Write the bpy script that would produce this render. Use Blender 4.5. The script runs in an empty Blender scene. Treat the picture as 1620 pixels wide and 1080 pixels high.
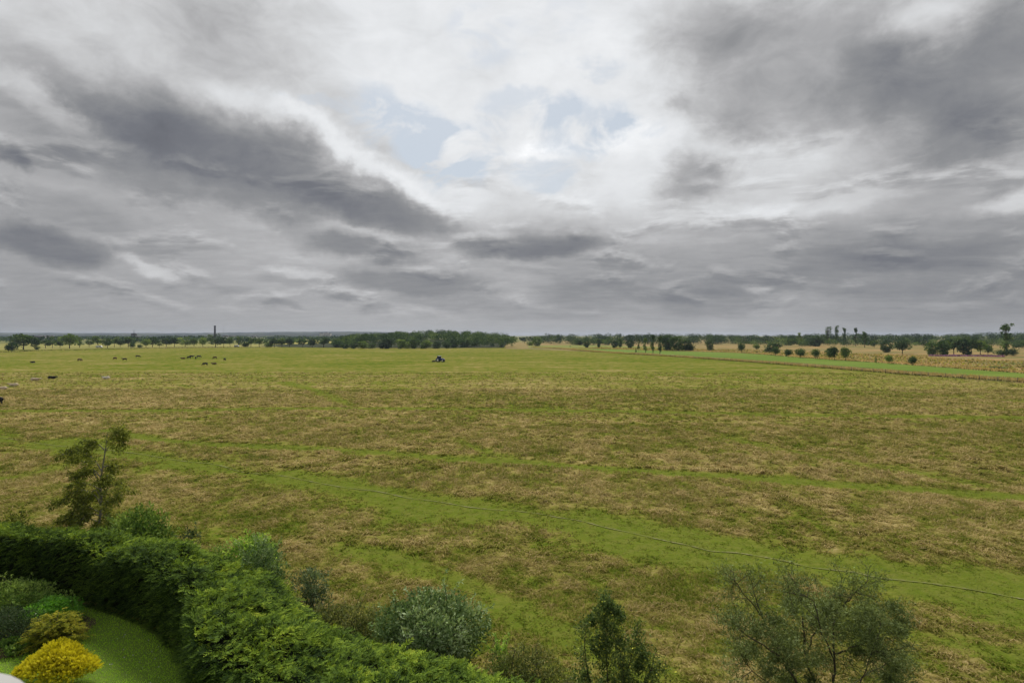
import bpy, math, random
import numpy as np
from mathutils import Vector, Matrix

random.seed(7)
rng = np.random.default_rng(11)
R = math.radians
sc = bpy.context.scene
col = sc.collection

# ------------------------------------------------------------------ camera
CAM_H, HOR, FPX = 12.4, 530.0, 900.0       # eye height, horizon row and focal length in photo pixels
cd = bpy.data.cameras.new('camera')
cam = bpy.data.objects.new('camera', cd)
col.objects.link(cam)
cam.location = (0, 0, CAM_H)
cam.rotation_euler = (R(90), 0, 0)
cd.sensor_width = 36
cd.lens = 20
cd.shift_y = -10 / 1620
cd.clip_start = 0.05
cd.clip_end = 30000
cd.dof.use_dof = True
cd.dof.focus_distance = 70
cd.dof.aperture_fstop = 4.0
sc.camera = cam

# ------------------------------------------------------------------ exposure
sc.view_settings.view_transform = 'Standard'
sc.view_settings.look = 'None'
sc.view_settings.exposure = 1.08
sc.view_settings.gamma = 1
sc.render.engine = 'CYCLES'
sc.cycles.max_bounces = 5
sc.cycles.diffuse_bounces = 3
sc.cycles.glossy_bounces = 1
sc.cycles.transmission_bounces = 3
sc.cycles.volume_bounces = 0
sc.cycles.use_denoising = True
sc.cycles.denoiser = 'OPENIMAGEDENOISE'
sc.cycles.denoising_prefilter = 'ACCURATE'

SUN_EL, SUN_AZ = 46.0, -4.0


# ------------------------------------------------------------------ node helpers
class NT:
    def __init__(s, tree):
        s.t = tree
        s.n = tree.nodes
        s.l = tree.links

    def new(s, typ, **kw):
        n = s.n.new(typ)
        for k, v in kw.items():
            setattr(n, k, v)
        return n

    def put(s, sock, v):
        if isinstance(v, bpy.types.NodeSocket):
            s.l.new(v, sock)
        elif v is not None:
            if hasattr(sock.default_value, '__len__') and not hasattr(v, '__len__'):
                v = (v, v, v)
            if sock.type == 'RGBA' and len(v) == 3:
                v = tuple(v) + (1,)
            sock.default_value = v

    def m(s, op, a, b=None, c=None, clamp=False):
        n = s.new('ShaderNodeMath', operation=op, use_clamp=clamp)
        for i, v in enumerate((a, b, c)):
            if v is not None:
                s.put(n.inputs[i], v)
        return n.outputs[0]

    def v(s, op, a, b=None, c=None):
        n = s.new('ShaderNodeVectorMath', operation=op)
        s.put(n.inputs[0], a)
        if b is not None:
            s.put(n.inputs[3 if op == 'SCALE' else 1], b)
        if c is not None:
            s.put(n.inputs[2], c)
        return n.outputs['Value'] if op in ('DOT_PRODUCT', 'LENGTH', 'DISTANCE') else n.outputs[0]

    def mix(s, f, a, b, blend='MIX'):
        n = s.new('ShaderNodeMix', data_type='RGBA', blend_type=blend)
        s.put(n.inputs['Factor'], f)
        s.put(n.inputs[6], a)
        s.put(n.inputs[7], b)
        return n.outputs[2]

    def noise(s, vec, scale, detail=4, rough=0.55, dist=0.0, dims='3D', color=False):
        n = s.new('ShaderNodeTexNoise', noise_dimensions=dims)
        if vec is not None:
            s.put(n.inputs['Vector'], vec)
        n.inputs['Scale'].default_value = scale
        n.inputs['Detail'].default_value = detail
        n.inputs['Roughness'].default_value = rough
        n.inputs['Distortion'].default_value = dist
        return n.outputs['Color' if color else 'Fac']

    def rng(s, v, a, b, c=0.0, d=1.0, smooth=False):
        n = s.new('ShaderNodeMapRange', interpolation_type='SMOOTHSTEP' if smooth else 'LINEAR')
        s.put(n.inputs['Value'], v)
        for k, x in zip(('From Min', 'From Max', 'To Min', 'To Max'), (a, b, c, d)):
            s.put(n.inputs[k], x)
        return n.outputs[0]

    def ramp(s, f, stops, interp='LINEAR'):
        n = s.new('ShaderNodeValToRGB')
        n.color_ramp.interpolation = interp
        el = n.color_ramp.elements
        while len(el) < len(stops):
            el.new(0.5)
        for e, (p, c) in zip(el, stops):
            e.position = p
            e.color = tuple(c) + (1,) if len(c) == 3 else c
        s.put(n.inputs[0], f)
        return n.outputs[0]

    def xyz(s, x, y, z):
        n = s.new('ShaderNodeCombineXYZ')
        for i, v in enumerate((x, y, z)):
            s.put(n.inputs[i], v)
        return n.outputs[0]

    def attr(s, name):
        n = s.new('ShaderNodeAttribute', attribute_name=name)
        return n.outputs['Fac']


# ------------------------------------------------------------------ sky
world = bpy.data.worlds.new('World')
sc.world = world
world.use_nodes = True
wt = world.node_tree
wt.nodes.clear()
W = NT(wt)

# a soft cloud patch as a node group: (position, centre, rotated axes) -> 0..1
bg = bpy.data.node_groups.new('cloud_patch', 'ShaderNodeTree')
for nm, ty in (('P', 'NodeSocketVector'), ('C', 'NodeSocketVector'), ('A', 'NodeSocketVector'), ('B', 'NodeSocketVector'),
               ('Soft', 'NodeSocketFloat')):
    bg.interface.new_socket(nm, in_out='INPUT', socket_type=ty)
bg.interface.new_socket('F', in_out='OUTPUT', socket_type='NodeSocketFloat')
G = NT(bg)
gi, go = G.new('NodeGroupInput'), G.new('NodeGroupOutput')
dv = G.v('SUBTRACT', gi.outputs['P'], gi.outputs['C'])
aa = G.v('DOT_PRODUCT', dv, gi.outputs['A'])
bb = G.v('DOT_PRODUCT', dv, gi.outputs['B'])
rr = G.m('SQRT', G.m('ADD', G.m('MULTIPLY', aa, aa), G.m('MULTIPLY', bb, bb)))
G.l.new(G.rng(rr, G.m('SUBTRACT', 1.0, gi.outputs['Soft']), G.m('ADD', 1.0, gi.outputs['Soft']), 1.0, 0.0, True), go.inputs[0])

tc = W.new('ShaderNodeTexCoord')
dirv = W.v('NORMALIZE', tc.outputs['Generated'])
sx = W.new('ShaderNodeSeparateXYZ')
W.l.new(dirv, sx.inputs[0])
X, Y, Z = sx.outputs
az = W.m('ARCTAN2', X, Y)
hyp = W.m('SQRT', W.m('ADD', W.m('MULTIPLY', X, X), W.m('MULTIPLY', Y, Y)))
te = W.m('DIVIDE', W.m('MAXIMUM', Z, 0.0), W.m('MAXIMUM', hyp, 0.02))
te = W.m('MINIMUM', te, 3.0)
P0 = W.xyz(az, te, 0.0)
# cloud-deck coordinates (perspective: features flatten toward the horizon)
zz = W.m('ADD', W.m('MAXIMUM', Z, 0.0), 0.10)
deck = W.xyz(W.m('DIVIDE', X, zz), W.m('DIVIDE', Y, zz), 0.0)
deckr = W.new('ShaderNodeMapping')
deckr.inputs['Rotation'].default_value = (0, 0, R(28))
deckr.inputs['Scale'].default_value = (0.75, 1.15, 1)
W.l.new(deck, deckr.inputs[0])
deckr = deckr.outputs[0]
w1 = W.v('SUBTRACT', W.noise(deckr, 1.3, 5, 0.55, color=True), (0.5, 0.5, 0.5))
w2 = W.v('SUBTRACT', W.noise(P0, 9.0, 7, 0.62, color=True), (0.5, 0.5, 0.5))
wamp = W.rng(te, 0.0, 0.35, 0.35, 1.0)
P1 = W.v('ADD', P0, W.v('MULTIPLY', w1, W.xyz(W.m('MULTIPLY', wamp, 0.055), W.m('MULTIPLY', wamp, 0.045), 0.0)))
P1 = W.v('ADD', P1, W.v('MULTIPLY', w2, W.xyz(W.m('MULTIPLY', wamp, 0.15), W.m('MULTIPLY', wamp, 0.10), 0.0)))


def patch(px, py, rx, ry, rot=0.0, soft=0.7, P=None):
    a = math.atan((px - 810) / FPX)
    e = (HOR - py) / FPX * math.cos(a)
    sxx, syy = rx * math.cos(a) ** 2 / FPX, ry * math.cos(a) / FPX
    r = R(-rot)
    n = W.new('ShaderNodeGroup', node_tree=bg)
    W.put(n.inputs['P'], P1 if P is None else P)
    n.inputs['C'].default_value = (a, e, 0)
    n.inputs['A'].default_value = (math.cos(r) / sxx, math.sin(r) / sxx, 0)
    n.inputs['B'].default_value = (-math.sin(r) / syy, math.cos(r) / syy, 0)
    n.inputs['Soft'].default_value = soft
    return n.outputs[0]


# value s: display brightness 0..1 of the cloud deck
s = W.rng(te, 0.0, 0.40, 0.665, 0.83, True)
side = W.m('ABSOLUTE', az)
s = W.m('SUBTRACT', s, W.rng(side, 0.25, 0.75, 0.0, 0.06, True))
DARK = [(150, 215, 170, 72, 14, .16), (330, 230, 190, 88, 17, .22), (455, 275, 200, 60, 17, .24), (610, 335, 110, 30, 14, .24),
        (230, 165, 110, 45, 5, .12), (330, 55, 130, 55, 12, .14), (440, 25, 130, 40, 8, .10), (12, 250, 42, 17, 15, .30),
        (75, 388, 98, 28, 5, .27), (575, 394, 85, 24, 8, .26), (835, 388, 112, 22, -2, .32), (650, 447, 120, 17, 3, .22),
        (705, 475, 90, 13, 3, .10), (1260, 100, 230, 100, 5, .25), (1530, 115, 230, 85, 0, .27), (1110, 45, 110, 55, 10, .20),
        (1570, 205, 130, 48, 5, .20), (1098, 284, 60, 34, -8, .34), (1160, 195, 55, 28, 5, .10), (1060, 152, 26, 16, 10, .13),
        (1450, 258, 120, 32, 3, .11), (1450, 380, 240, 40, 0, .10), (1440, 402, 160, 24, 2, .12),
        (1020, 356, 180, 20, 2, .07), (1050, 425, 260, 36, 2, .11), (940, 466, 90, 20, 2, .12), (1120, 478, 100, 18, 2, .14),
        (1350, 445, 300, 24, 0, .10), (1500, 480, 240, 30, 0, .06), (450, 484, 32, 9, 3, .10), (385, 462, 50, 8, 6, .07),
        (600, 487, 26, 8, 0, .10), (400, 335, 150, 14, 10, .08), (460, 440, 55, 10, 4, .08), (150, 340, 160, 25, 8, .08),
        (1090, 462, 90, 10, 0, .06), (850, 492, 160, 9, 0, .05), (540, 465, 30, 6, 0, .07), (25, 95, 75, 90, 40, .07),
        (1000, 500, 200, 8, 0, .04), (200, 455, 200, 14, 2, .03)]
BRIGHT = [(1150, 300, 260, 40, -3, .06), (1060, 215, 90, 30, 0, .10), (1010, 240, 50, 60, 0, .08), (1200, 245, 120, 25, 0, .08), (800, 100, 190, 140, 0, .04), (640, 140, 170, 60, 32, .08), (75, 165, 90, 22, 32, .13), (960, 130, 120, 85, 0, .10),
          (870, 245, 130, 45, 0, .07), (880, 305, 190, 34, 0, .08), (590, 258, 130, 13, 30, .09), (690, 305, 90, 25, 20, .10),
          (1330, 312, 230, 16, -5, .07), (1600, 322, 60, 15, -5, .14), (1465, 45, 75, 40, 0, .17), (255, 430, 36, 11, 15, .12),
          (575, 372, 75, 9, 8, .12), (500, 205, 150, 22, 22, .10), (1150, 340, 200, 12, 0, .05), (470, 428, 45, 6, 3, .07),
          (130, 100, 130, 30, 30, .06), (820, 372, 110, 8, 0, .07), (1200, 456, 20, 5, 0, .12), (460, 489, 24, 4, 0, .08),
          (200, 405, 30, 8, 25, .08), (700, 215, 40, 60, -20, .05), (830, 232, 50, 22, 20, .07), (880, 230, 60, 14, 0, .10)]
for (px, py, rx, ry, ro, am) in DARK:
    s = W.m('MULTIPLY_ADD', patch(px, py, rx, ry, ro, .62 if py < 340 else .45), -am * .69, s)
for (px, py, rx, ry, ro, am) in BRIGHT:
    s = W.m('MULTIPLY_ADD', patch(px, py, rx, ry, ro, .7), am * 1.15, s)
d1a = W.m('SUBTRACT', W.noise(deckr, 1.7, 9, 0.60, 0.4), 0.5)
d1b = W.m('SUBTRACT', W.noise(P0, 4.2, 9, 0.60, 0.4), 0.5)
d1 = W.m('MULTIPLY_ADD', d1b, 0.7, W.m('MULTIPLY', d1a, 0.5))
P2 = W.v('MULTIPLY', P0, (1.0, 1.55, 1.0))
up_f = W.rng(te, 0.06, 0.30, 0.0, 1.0, True)
d2a = W.m('SUBTRACT', W.noise(deckr, 6.0, 8, 0.60, 0.3), 0.5)
d2b = W.m('SUBTRACT', W.noise(P2, 11.0, 9, 0.62, 0.5), 0.5)
d2 = W.m('ADD', W.m('MULTIPLY', d2a, W.m('SUBTRACT', 1.0, up_f)), W.m('MULTIPLY', d2b, up_f))
s = W.m('MULTIPLY_ADD', d1, W.rng(te, 0.0, 0.3, 0.14, 0.26), s)
s = W.m('MULTIPLY_ADD', d2, W.rng(te, 0.0, 0.3, 0.06, 0.27), s)
s = W.m('SUBTRACT', s, W.rng(side, 1.3, 2.0, 0.0, 0.10, True))   # unseen sky behind the viewer dimmed to darken the hedge's near face
PU = W.v('MULTIPLY', P0, (1.0, 3.2, 1.0))
puff = W.rng(W.noise(PU, 8.0, 8, 0.58, 0.35), 0.52, 0.68, 0.0, 1.0, True)
puffw = W.m('MULTIPLY', W.rng(te, 0.015, 0.06, 0.0, 1.0, True), W.rng(te, 0.24, 0.36, 1.0, 0.0, True))
s = W.m('MULTIPLY_ADD', W.m('MULTIPLY', puff, puffw), -0.075, s)
PV = W.v('ADD', PU, (0.0, -0.035, 0.0))
rim = W.m('SUBTRACT', W.rng(W.noise(PV, 8.0, 8, 0.58, 0.35), 0.50, 0.66, 0.0, 1.0, True), puff, clamp=True)
s = W.m('MULTIPLY_ADD', W.m('MULTIPLY', rim, puffw), 0.085, s)
# cloud around the hidden sun, above the frame, is thinner and brighter
glow = patch(760, -330, 900, 330, 0, .9, P0)
s = W.m('MULTIPLY_ADD', glow, 0.22, s)
cloud = W.ramp(W.m('MULTIPLY', s, 0.8), [(0.16, (0.10, 0.105, 0.125)), (0.34, (0.176, 0.184, 0.208)), (0.45, (0.275, 0.280, 0.292)),
                     (0.55, (0.418, 0.42, 0.428)), (0.64, (0.585, 0.59, 0.60)), (0.74, (0.75, 0.765, 0.785)), (0.87, (0.90, 0.915, 0.935)), (1.0, (1.3, 1.3, 1.3))])
# gaps of pale blue
GAPS = [(650, 205, 105, 50, 25, 1), (725, 245, 70, 52, 0, 1), (930, 195, 75, 45, 0, .75), (835, 175, 80, 28, 0, .7), (765, 55, 60, 50, 0, .7),
        (860, 272, 60, 28, 0, .7), (940, 100, 60, 16, 10, .6), (490, 160, 70, 9, 3, .45), (1000, 200, 40, 20, 0, .4), (880, 20, 60, 30, 0, .4)]
gsum = 0.0
for (px, py, rx, ry, ro, am) in GAPS:
    gsum = W.m('MULTIPLY_ADD', patch(px, py, rx, ry, ro, .30), am, gsum)
gn = W.rng(W.noise(P2, 8.0, 9, 0.62, 0.6), 0.42, 0.60, 1.0, 0.0, True)
gsum = W.m('MULTIPLY', gsum, gn, clamp=True)
sky = W.new('ShaderNodeTexSky', sky_type='NISHITA')
sky.sun_disc = False
sky.sun_elevation = R(SUN_EL)
sky.sun_rotation = R(SUN_AZ)
sky.air_density = 1.0
sky.dust_density = 2.0
blue = W.mix(0.80, W.v('SCALE', sky.outputs[0], 0.10), (0.52, 0.59, 0.665))
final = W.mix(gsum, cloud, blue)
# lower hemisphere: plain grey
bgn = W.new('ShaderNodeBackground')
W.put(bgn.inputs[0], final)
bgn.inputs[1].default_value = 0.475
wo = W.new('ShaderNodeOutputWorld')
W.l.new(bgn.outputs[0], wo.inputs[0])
world.cycles.sampling_method = 'MANUAL'
world.cycles.sample_map_resolution = 512

sd = bpy.data.lights.new('sun', 'SUN')
sd.energy = 1.5
sd.angle = R(14)
sd.color = (1.0, 0.95, 0.86)
sun = bpy.data.objects.new('sun', sd)
col.objects.link(sun)
sv = Vector((math.sin(R(SUN_AZ)) * math.cos(R(SUN_EL)), math.cos(R(SUN_AZ)) * math.cos(R(SUN_EL)), math.sin(R(SUN_EL))))
sun.rotation_euler = sv.to_track_quat('Z', 'Y').to_euler()
sun.location = (0, 40, 60)


# ------------------------------------------------------------------ general helpers
def gp(px, py):
    """the ground point seen at a photo pixel"""
    d = CAM_H * FPX / (py - HOR)
    return np.array(((px - 810) / FPX * d, d))


def top_z(py, d):
    return CAM_H - (py - HOR) / FPX * d


def tag(o, label=None, cat=None, group=None, kind=None):
    if label: o['label'] = label
    if cat: o['category'] = cat
    if group: o['group'] = group
    if kind: o['kind'] = kind
    return o


def empty(name, loc, label, cat, group=None, rz=0):
    o = bpy.data.objects.new(name, None)
    o.empty_display_size = 0.3
    col.objects.link(o)
    o.location = loc
    o.rotation_euler = (0, 0, rz)
    return tag(o, label, cat, group)


def link(name, me, mat=None, parent=None):
    o = bpy.data.objects.new(name, me)
    col.objects.link(o)
    if mat is not None and len(me.materials) == 0:
        me.materials.append(mat)
    if parent is not None:
        o.parent = parent
    return o


def copy_tree(o, parent=None):
    c = o.copy()
    col.objects.link(c)
    if parent is not None:
        c.parent = parent
        c.matrix_parent_inverse = o.matrix_parent_inverse.copy()
    for ch in KIDS.get(o.name, []):
        copy_tree(ch, c)
    return c


KIDS = {}


def kid(parent, o):
    KIDS.setdefault(parent.name, []).append(o)
    return o


def mesh_np(name, V, F, attrs=None, smooth=False):
    """V (n,3); F list of (k,m) index arrays (m = 3 or 4)"""
    me = bpy.data.meshes.new(name)
    V = np.asarray(V, np.float32)
    if not isinstance(F, list): F = [F]
    F = [np.asarray(f, np.int32) for f in F if len(f)]
    me.vertices.add(len(V))
    me.vertices.foreach_set('co', V.ravel())
    nl = sum(f.size for f in F)
    me.loops.add(nl)
    me.loops.foreach_set('vertex_index', np.concatenate([f.ravel() for f in F]))
    cnt = np.concatenate([np.full(len(f), f.shape[1], np.int32) for f in F])
    st = np.concatenate([[0], np.cumsum(cnt)[:-1]]).astype(np.int32)
    me.polygons.add(len(cnt))
    me.polygons.foreach_set('loop_start', st)
    me.polygons.foreach_set('loop_total', cnt)
    if smooth:
        me.polygons.foreach_set('use_smooth', np.ones(len(cnt), bool))
    for k, v in (attrs or {}).items():
        a = me.attributes.new(k, 'FLOAT', 'POINT')
        a.data.foreach_set('value', np.asarray(v, np.float32))
    me.update(calc_edges=True)
    me.validate()
    return me


class MB:
    """collects tubes, boxes and lofted shapes into one mesh"""
    def __init__(s):
        s.v, s.f3, s.f4, s.n = [], [], [], 0

    def add(s, V, f4=None, f3=None):
        V = np.asarray(V, float)
        s.v.append(V)
        if f4 is not None and len(f4): s.f4.append(np.asarray(f4, int) + s.n)
        if f3 is not None and len(f3): s.f3.append(np.asarray(f3, int) + s.n)
        s.n += len(V)

    def box(s, c, d, rz=0.0, taper=1.0):
        x, y, z = np.array(d) / 2
        V = np.array([(-x, -y, -z), (x, -y, -z), (x, y, -z), (-x, y, -z), (-x * taper, -y * taper, z), (x * taper, -y * taper, z),
                      (x * taper, y * taper, z), (-x * taper, y * taper, z)])
        cr, sr = math.cos(rz), math.sin(rz)
        V = V @ np.array([(cr, sr, 0), (-sr, cr, 0), (0, 0, 1)]) + np.array(c)
        s.add(V, [(3, 2, 1, 0), (4, 5, 6, 7), (0, 1, 5, 4), (1, 2, 6, 5), (2, 3, 7, 6), (3, 0, 4, 7)])

    def tube(s, pts, rad, k=6, cap=True):
        pts = np.asarray(pts, float)
        rad = np.broadcast_to(np.asarray(rad, float), (len(pts),))
        T = np.gradient(pts, axis=0)
        T /= np.linalg.norm(T, axis=1)[:, None] + 1e-9
        up = np.array((0.31, 0.17, 0.93)) if abs(T[0, 2]) < 0.8 else np.array((0.9, 0.2, 0.1))
        U = np.cross(T, up)
        U /= np.linalg.norm(U, axis=1)[:, None] + 1e-9
        B = np.cross(T, U)
        a = np.linspace(0, 2 * np.pi, k, endpoint=False)
        V = pts[:, None] + rad[:, None, None] * (np.cos(a)[None, :, None] * U[:, None] + np.sin(a)[None, :, None] * B[:, None])
        n = len(pts)
        i, j = np.meshgrid(np.arange(n - 1), np.arange(k), indexing='ij')
        q = np.stack([i * k + j, i * k + (j + 1) % k, (i + 1) * k + (j + 1) % k, (i + 1) * k + j], -1).reshape(-1, 4)
        V = V.reshape(-1, 3)
        f3 = []
        if cap:
            V = np.vstack([V, pts[0], pts[-1]])
            for j in range(k):
                f3.append((n * k, (j + 1) % k, j))
                f3.append((n * k + 1, (n - 1) * k + j, (n - 1) * k + (j + 1) % k))
        s.add(V, q, f3)

    def prism(s, outline, y0, y1):
        """closed outline of (x, z) points pushed along y"""
        o = np.asarray(outline, float)
        n = len(o)
        V = np.vstack([np.c_[o[:, 0], np.full(n, y0), o[:, 1]], np.c_[o[:, 0], np.full(n, y1), o[:, 1]]])
        f4 = [(i, (i + 1) % n, n + (i + 1) % n, n + i) for i in range(n)]
        c = o.mean(0)
        V = np.vstack([V, (c[0], y0, c[1]), (c[0], y1, c[1])])
        f3 = [(2 * n, (i + 1) % n, i) for i in range(n)] + [(2 * n + 1, n + i, n + (i + 1) % n) for i in range(n)]
        s.add(V, f4, f3)

    def mesh(s, name, smooth=False):
        F = []
        if s.f4: F.append(np.vstack(s.f4))
        if s.f3: F.append(np.vstack(s.f3))
        return mesh_np(name, np.vstack(s.v), F, smooth=smooth)

    def build(s, name, mat, parent=None, smooth=False):
        o = link(name, s.mesh(name, smooth), mat, parent)
        if parent is not None: kid(parent, o)
        return o


def hash2(ix, iy, seed):
    h = (ix.astype(np.int64) * 374761393 + iy.astype(np.int64) * 668265263 + seed * 1442695041) & 0xffffffff
    h = ((h ^ (h >> 13)) * 1274126177) & 0xffffffff
    h = (h ^ (h >> 16)) & 0xffffffff
    return h / 4294967295.0


def vn(x, y, seed=0):
    ix, iy = np.floor(x), np.floor(y)
    fx, fy = x - ix, y - iy
    fx, fy = fx * fx * (3 - 2 * fx), fy * fy * (3 - 2 * fy)
    ix, iy = ix.astype(np.int64), iy.astype(np.int64)
    a, b = hash2(ix, iy, seed), hash2(ix + 1, iy, seed)
    c, d = hash2(ix, iy + 1, seed), hash2(ix + 1, iy + 1, seed)
    return (a + (b - a) * fx) * (1 - fy) + (c + (d - c) * fx) * fy


def fbm(x, y, seed=0, oct=4, g=0.5):
    t, a, w = 0, 1.0, 0
    for i in range(oct):
        t = t + a * vn(x * 2 ** i + 13.7 * i, y * 2 ** i - 7.1 * i, seed + i)
        w += a
        a *= g
    return t / w


def spline(P, n=12):
    """Catmull-Rom through the points"""
    P = np.asarray(P, float)
    Q = np.vstack([2 * P[0] - P[1], P, 2 * P[-1] - P[-2]])
    out = []
    for i in range(1, len(Q) - 2):
        t = np.linspace(0, 1, n, endpoint=False)[:, None]
        p0, p1, p2, p3 = Q[i - 1], Q[i], Q[i + 1], Q[i + 2]
        out.append(0.5 * ((2 * p1) + (-p0 + p2) * t + (2 * p0 - 5 * p1 + 4 * p2 - p3) * t ** 2 + (-p0 + 3 * p1 - 3 * p2 + p3) * t ** 3))
    return np.vstack(out + [P[-1:]])


def dist_poly(x, y, P):
    """unsigned distance from points to a polyline"""
    best = np.full(x.shape, 1e9)
    for (ax, ay), (bx, by) in zip(P[:-1], P[1:]):
        dx, dy = bx - ax, by - ay
        L = dx * dx + dy * dy + 1e-9
        t = np.clip(((x - ax) * dx + (y - ay) * dy) / L, 0, 1)
        best = np.minimum(best, np.hypot(x - ax - t * dx, y - ay - t * dy))
    return best


def inside(x, y, P):
    c = np.zeros(x.shape, bool)
    n = len(P)
    for i in range(n):
        x1, y1 = P[i]
        x2, y2 = P[(i + 1) % n]
        if y1 == y2: continue
        k = ((y1 > y) != (y2 > y)) & (x < (x2 - x1) * (y - y1) / (y2 - y1) + x1)
        c ^= k
    return c


def sstep(a, b, v):
    t = np.clip((v - a) / (b - a), 0, 1)
    return t * t * (3 - 2 * t)


# ------------------------------------------------------------------ materials
def mat(name):
    m = bpy.data.materials.new(name)
    m.use_nodes = True
    m.node_tree.nodes.clear()
    return m, NT(m.node_tree)


def out_surf(N, sh):
    o = N.new('ShaderNodeOutputMaterial')
    N.l.new(sh, o.inputs['Surface'])


def bsdf(N, c, rough=0.8, spec=0.2, metal=0.0, normal=None, coat=0.0):
    b = N.new('ShaderNodeBsdfPrincipled')
    N.put(b.inputs['Base Color'], c)
    b.inputs['Roughness'].default_value = rough
    b.inputs['Specular IOR Level'].default_value = spec
    b.inputs['Metallic'].default_value = metal
    b.inputs['Coat Weight'].default_value = coat
    if normal is not None: N.put(b.inputs['Normal'], normal)
    return b.outputs[0]


def bump(N, h, strength=0.5, dist=0.1):
    b = N.new('ShaderNodeBump')
    b.inputs['Strength'].default_value = strength
    b.inputs['Distance'].default_value = dist
    N.put(b.inputs['Height'], h)
    return b.outputs[0]


def pos(N):
    return N.new('ShaderNodeNewGeometry').outputs['Position']


def plain(name, c, rough=0.7, spec=0.3, metal=0.0, vary=0.15, scale=3.0):
    m, N = mat(name)
    t = N.new('ShaderNodeTexCoord').outputs['Object']
    n = N.noise(t, scale, 4)
    cc = N.mix(n, tuple(x * (1 - vary) for x in c), tuple(min(1, x * (1 + vary)) for x in c))
    out_surf(N, bsdf(N, cc, rough, spec, metal))
    return m


GAIN = 2.2
def leaf_mat(name, stops, trans=0.35, rough=0.7, spec=0.05, nscale=0.7, namp=0.35):
    """leaf colours spread by a random value per leaf and by slow noise over the plant"""
    m, N = mat(name)
    stops = [(p_, tuple(min(.85, v_ * GAIN) for v_ in c_)) for p_, c_ in stops]
    f = N.attr('rnd')
    oi = N.new('ShaderNodeObjectInfo').outputs['Random']
    n = N.noise(pos(N), nscale, 3)
    f = N.m('ADD', f, N.m('MULTIPLY', N.m('SUBTRACT', n, 0.5), namp * 2))
    f = N.m('ADD', f, N.m('MULTIPLY', N.m('SUBTRACT', oi, 0.5), 0.35), clamp=True)
    c = N.ramp(f, stops)
    a = bsdf(N, c, rough, spec)
    t = N.new('ShaderNodeBsdfTranslucent')
    N.put(t.inputs[0], N.mix(1.0, c, (1.25, 1.2, 0.6), 'MULTIPLY'))
    mx = N.new('ShaderNodeMixShader')
    mx.inputs[0].default_value = trans
    N.l.new(a, mx.inputs[1])
    N.l.new(t.outputs[0], mx.inputs[2])
    out_surf(N, mx.outputs[0])
    return m


M = {}
M['bark'] = plain('bark', (0.085, 0.070, 0.055), 0.9, 0.1, vary=0.3, scale=6)
M['pale_bark'] = plain('pale_bark', (0.22, 0.20, 0.17), 0.85, 0.1, vary=0.35, scale=7)
M['dark_twigs'] = plain('dark_twigs', (0.014, 0.018, 0.010), 1.0, 0.0, vary=0.3)  # hedge core: shade inside the hedge put into a near-black colour
conifer_stops = [(0.0, (0.010, 0.022, 0.004)), (0.35, (0.058, 0.096, 0.012)), (0.7, (0.125, 0.175, 0.016)), (1.0, (0.23, 0.26, 0.03))]
M['hedge'] = leaf_mat('hedge_leaf', conifer_stops, 0.25, nscale=0.5, namp=0.3)
M['leaf_mid'] = leaf_mat('leaf_mid', [(0, (0.022, 0.046, 0.010)), (.5, (0.066, 0.112, 0.024)), (1, (0.17, 0.23, 0.06))], 0.3)
M['leaf_light'] = leaf_mat('leaf_light', [(0, (0.03, 0.065, 0.012)), (.5, (0.09, 0.16, 0.03)), (1, (0.22, 0.30, 0.07))], 0.35)
M['leaf_silver'] = leaf_mat('leaf_silver', [(0, (0.022, 0.042, 0.014)), (.45, (0.068, 0.108, 0.040)), (.8, (0.150, 0.200, 0.090)), (1, (0.24, 0.29, 0.17))], 0.2)
M['leaf_bluish'] = leaf_mat('leaf_bluish', [(0, (0.013, 0.024, 0.011)), (.5, (0.040, 0.062, 0.028)), (1, (0.12, 0.155, 0.085))], 0.2)
M['leaf_olive'] = leaf_mat('leaf_olive', [(0, (0.022, 0.033, 0.008)), (.5, (0.074, 0.090, 0.018)), (1, (0.20, 0.21, 0.05))], 0.3)
M['leaf_dull'] = leaf_mat('leaf_dull', [(0, (0.022, 0.028, 0.009)), (.5, (0.060, 0.078, 0.024)), (1, (0.16, 0.165, 0.06))], 0.25)
M['leaf_birch'] = leaf_mat('leaf_birch', [(0, (0.022, 0.040, 0.013)), (.55, (0.066, 0.095, 0.032)), (.86, (0.15, 0.18, 0.05)), (1, (0.42, 0.40, 0.06))], 0.3)
M['leaf_willow'] = leaf_mat('leaf_willow', [(0, (0.035, 0.050, 0.018)), (.5, (0.100, 0.125, 0.046)), (1, (0.24, 0.29, 0.14))], 0.25)
GAIN = 1.0
M['leaf_gold'] = leaf_mat('leaf_gold', [(0, (0.12, 0.14, 0.008)), (.35, (0.50, 0.46, 0.02)), (1, (0.90, 0.78, 0.06))], 0.35, namp=.25)
M['leaf_juniper'] = leaf_mat('leaf_juniper', [(0, (0.05, 0.075, 0.008)), (.5, (0.24, 0.26, 0.02)), (1, (0.60, 0.50, 0.05))], 0.3)
GAIN = 2.3
M['leaf_bright'] = leaf_mat('leaf_bright', [(0, (0.02, 0.06, 0.006)), (.5, (0.05, 0.14, 0.012)), (1, (0.15, 0.30, 0.04))], 0.3, rough=.35, spec=.4)
GAIN = 3.0
M['far_leaf'] = leaf_mat('far_leaf', [(0, (0.010, 0.022, 0.010)), (.5, (0.028, 0.050, 0.018)), (1, (0.075, 0.105, 0.035))], 0.2, nscale=.12, namp=.4)
M['far_leaf_light'] = leaf_mat('far_leaf_light', [(0, (0.022, 0.040, 0.012)), (.5, (0.055, 0.085, 0.025)), (1, (0.13, 0.16, 0.05))], 0.25, nscale=.12, namp=.35)
GAIN = 4.0
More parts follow.
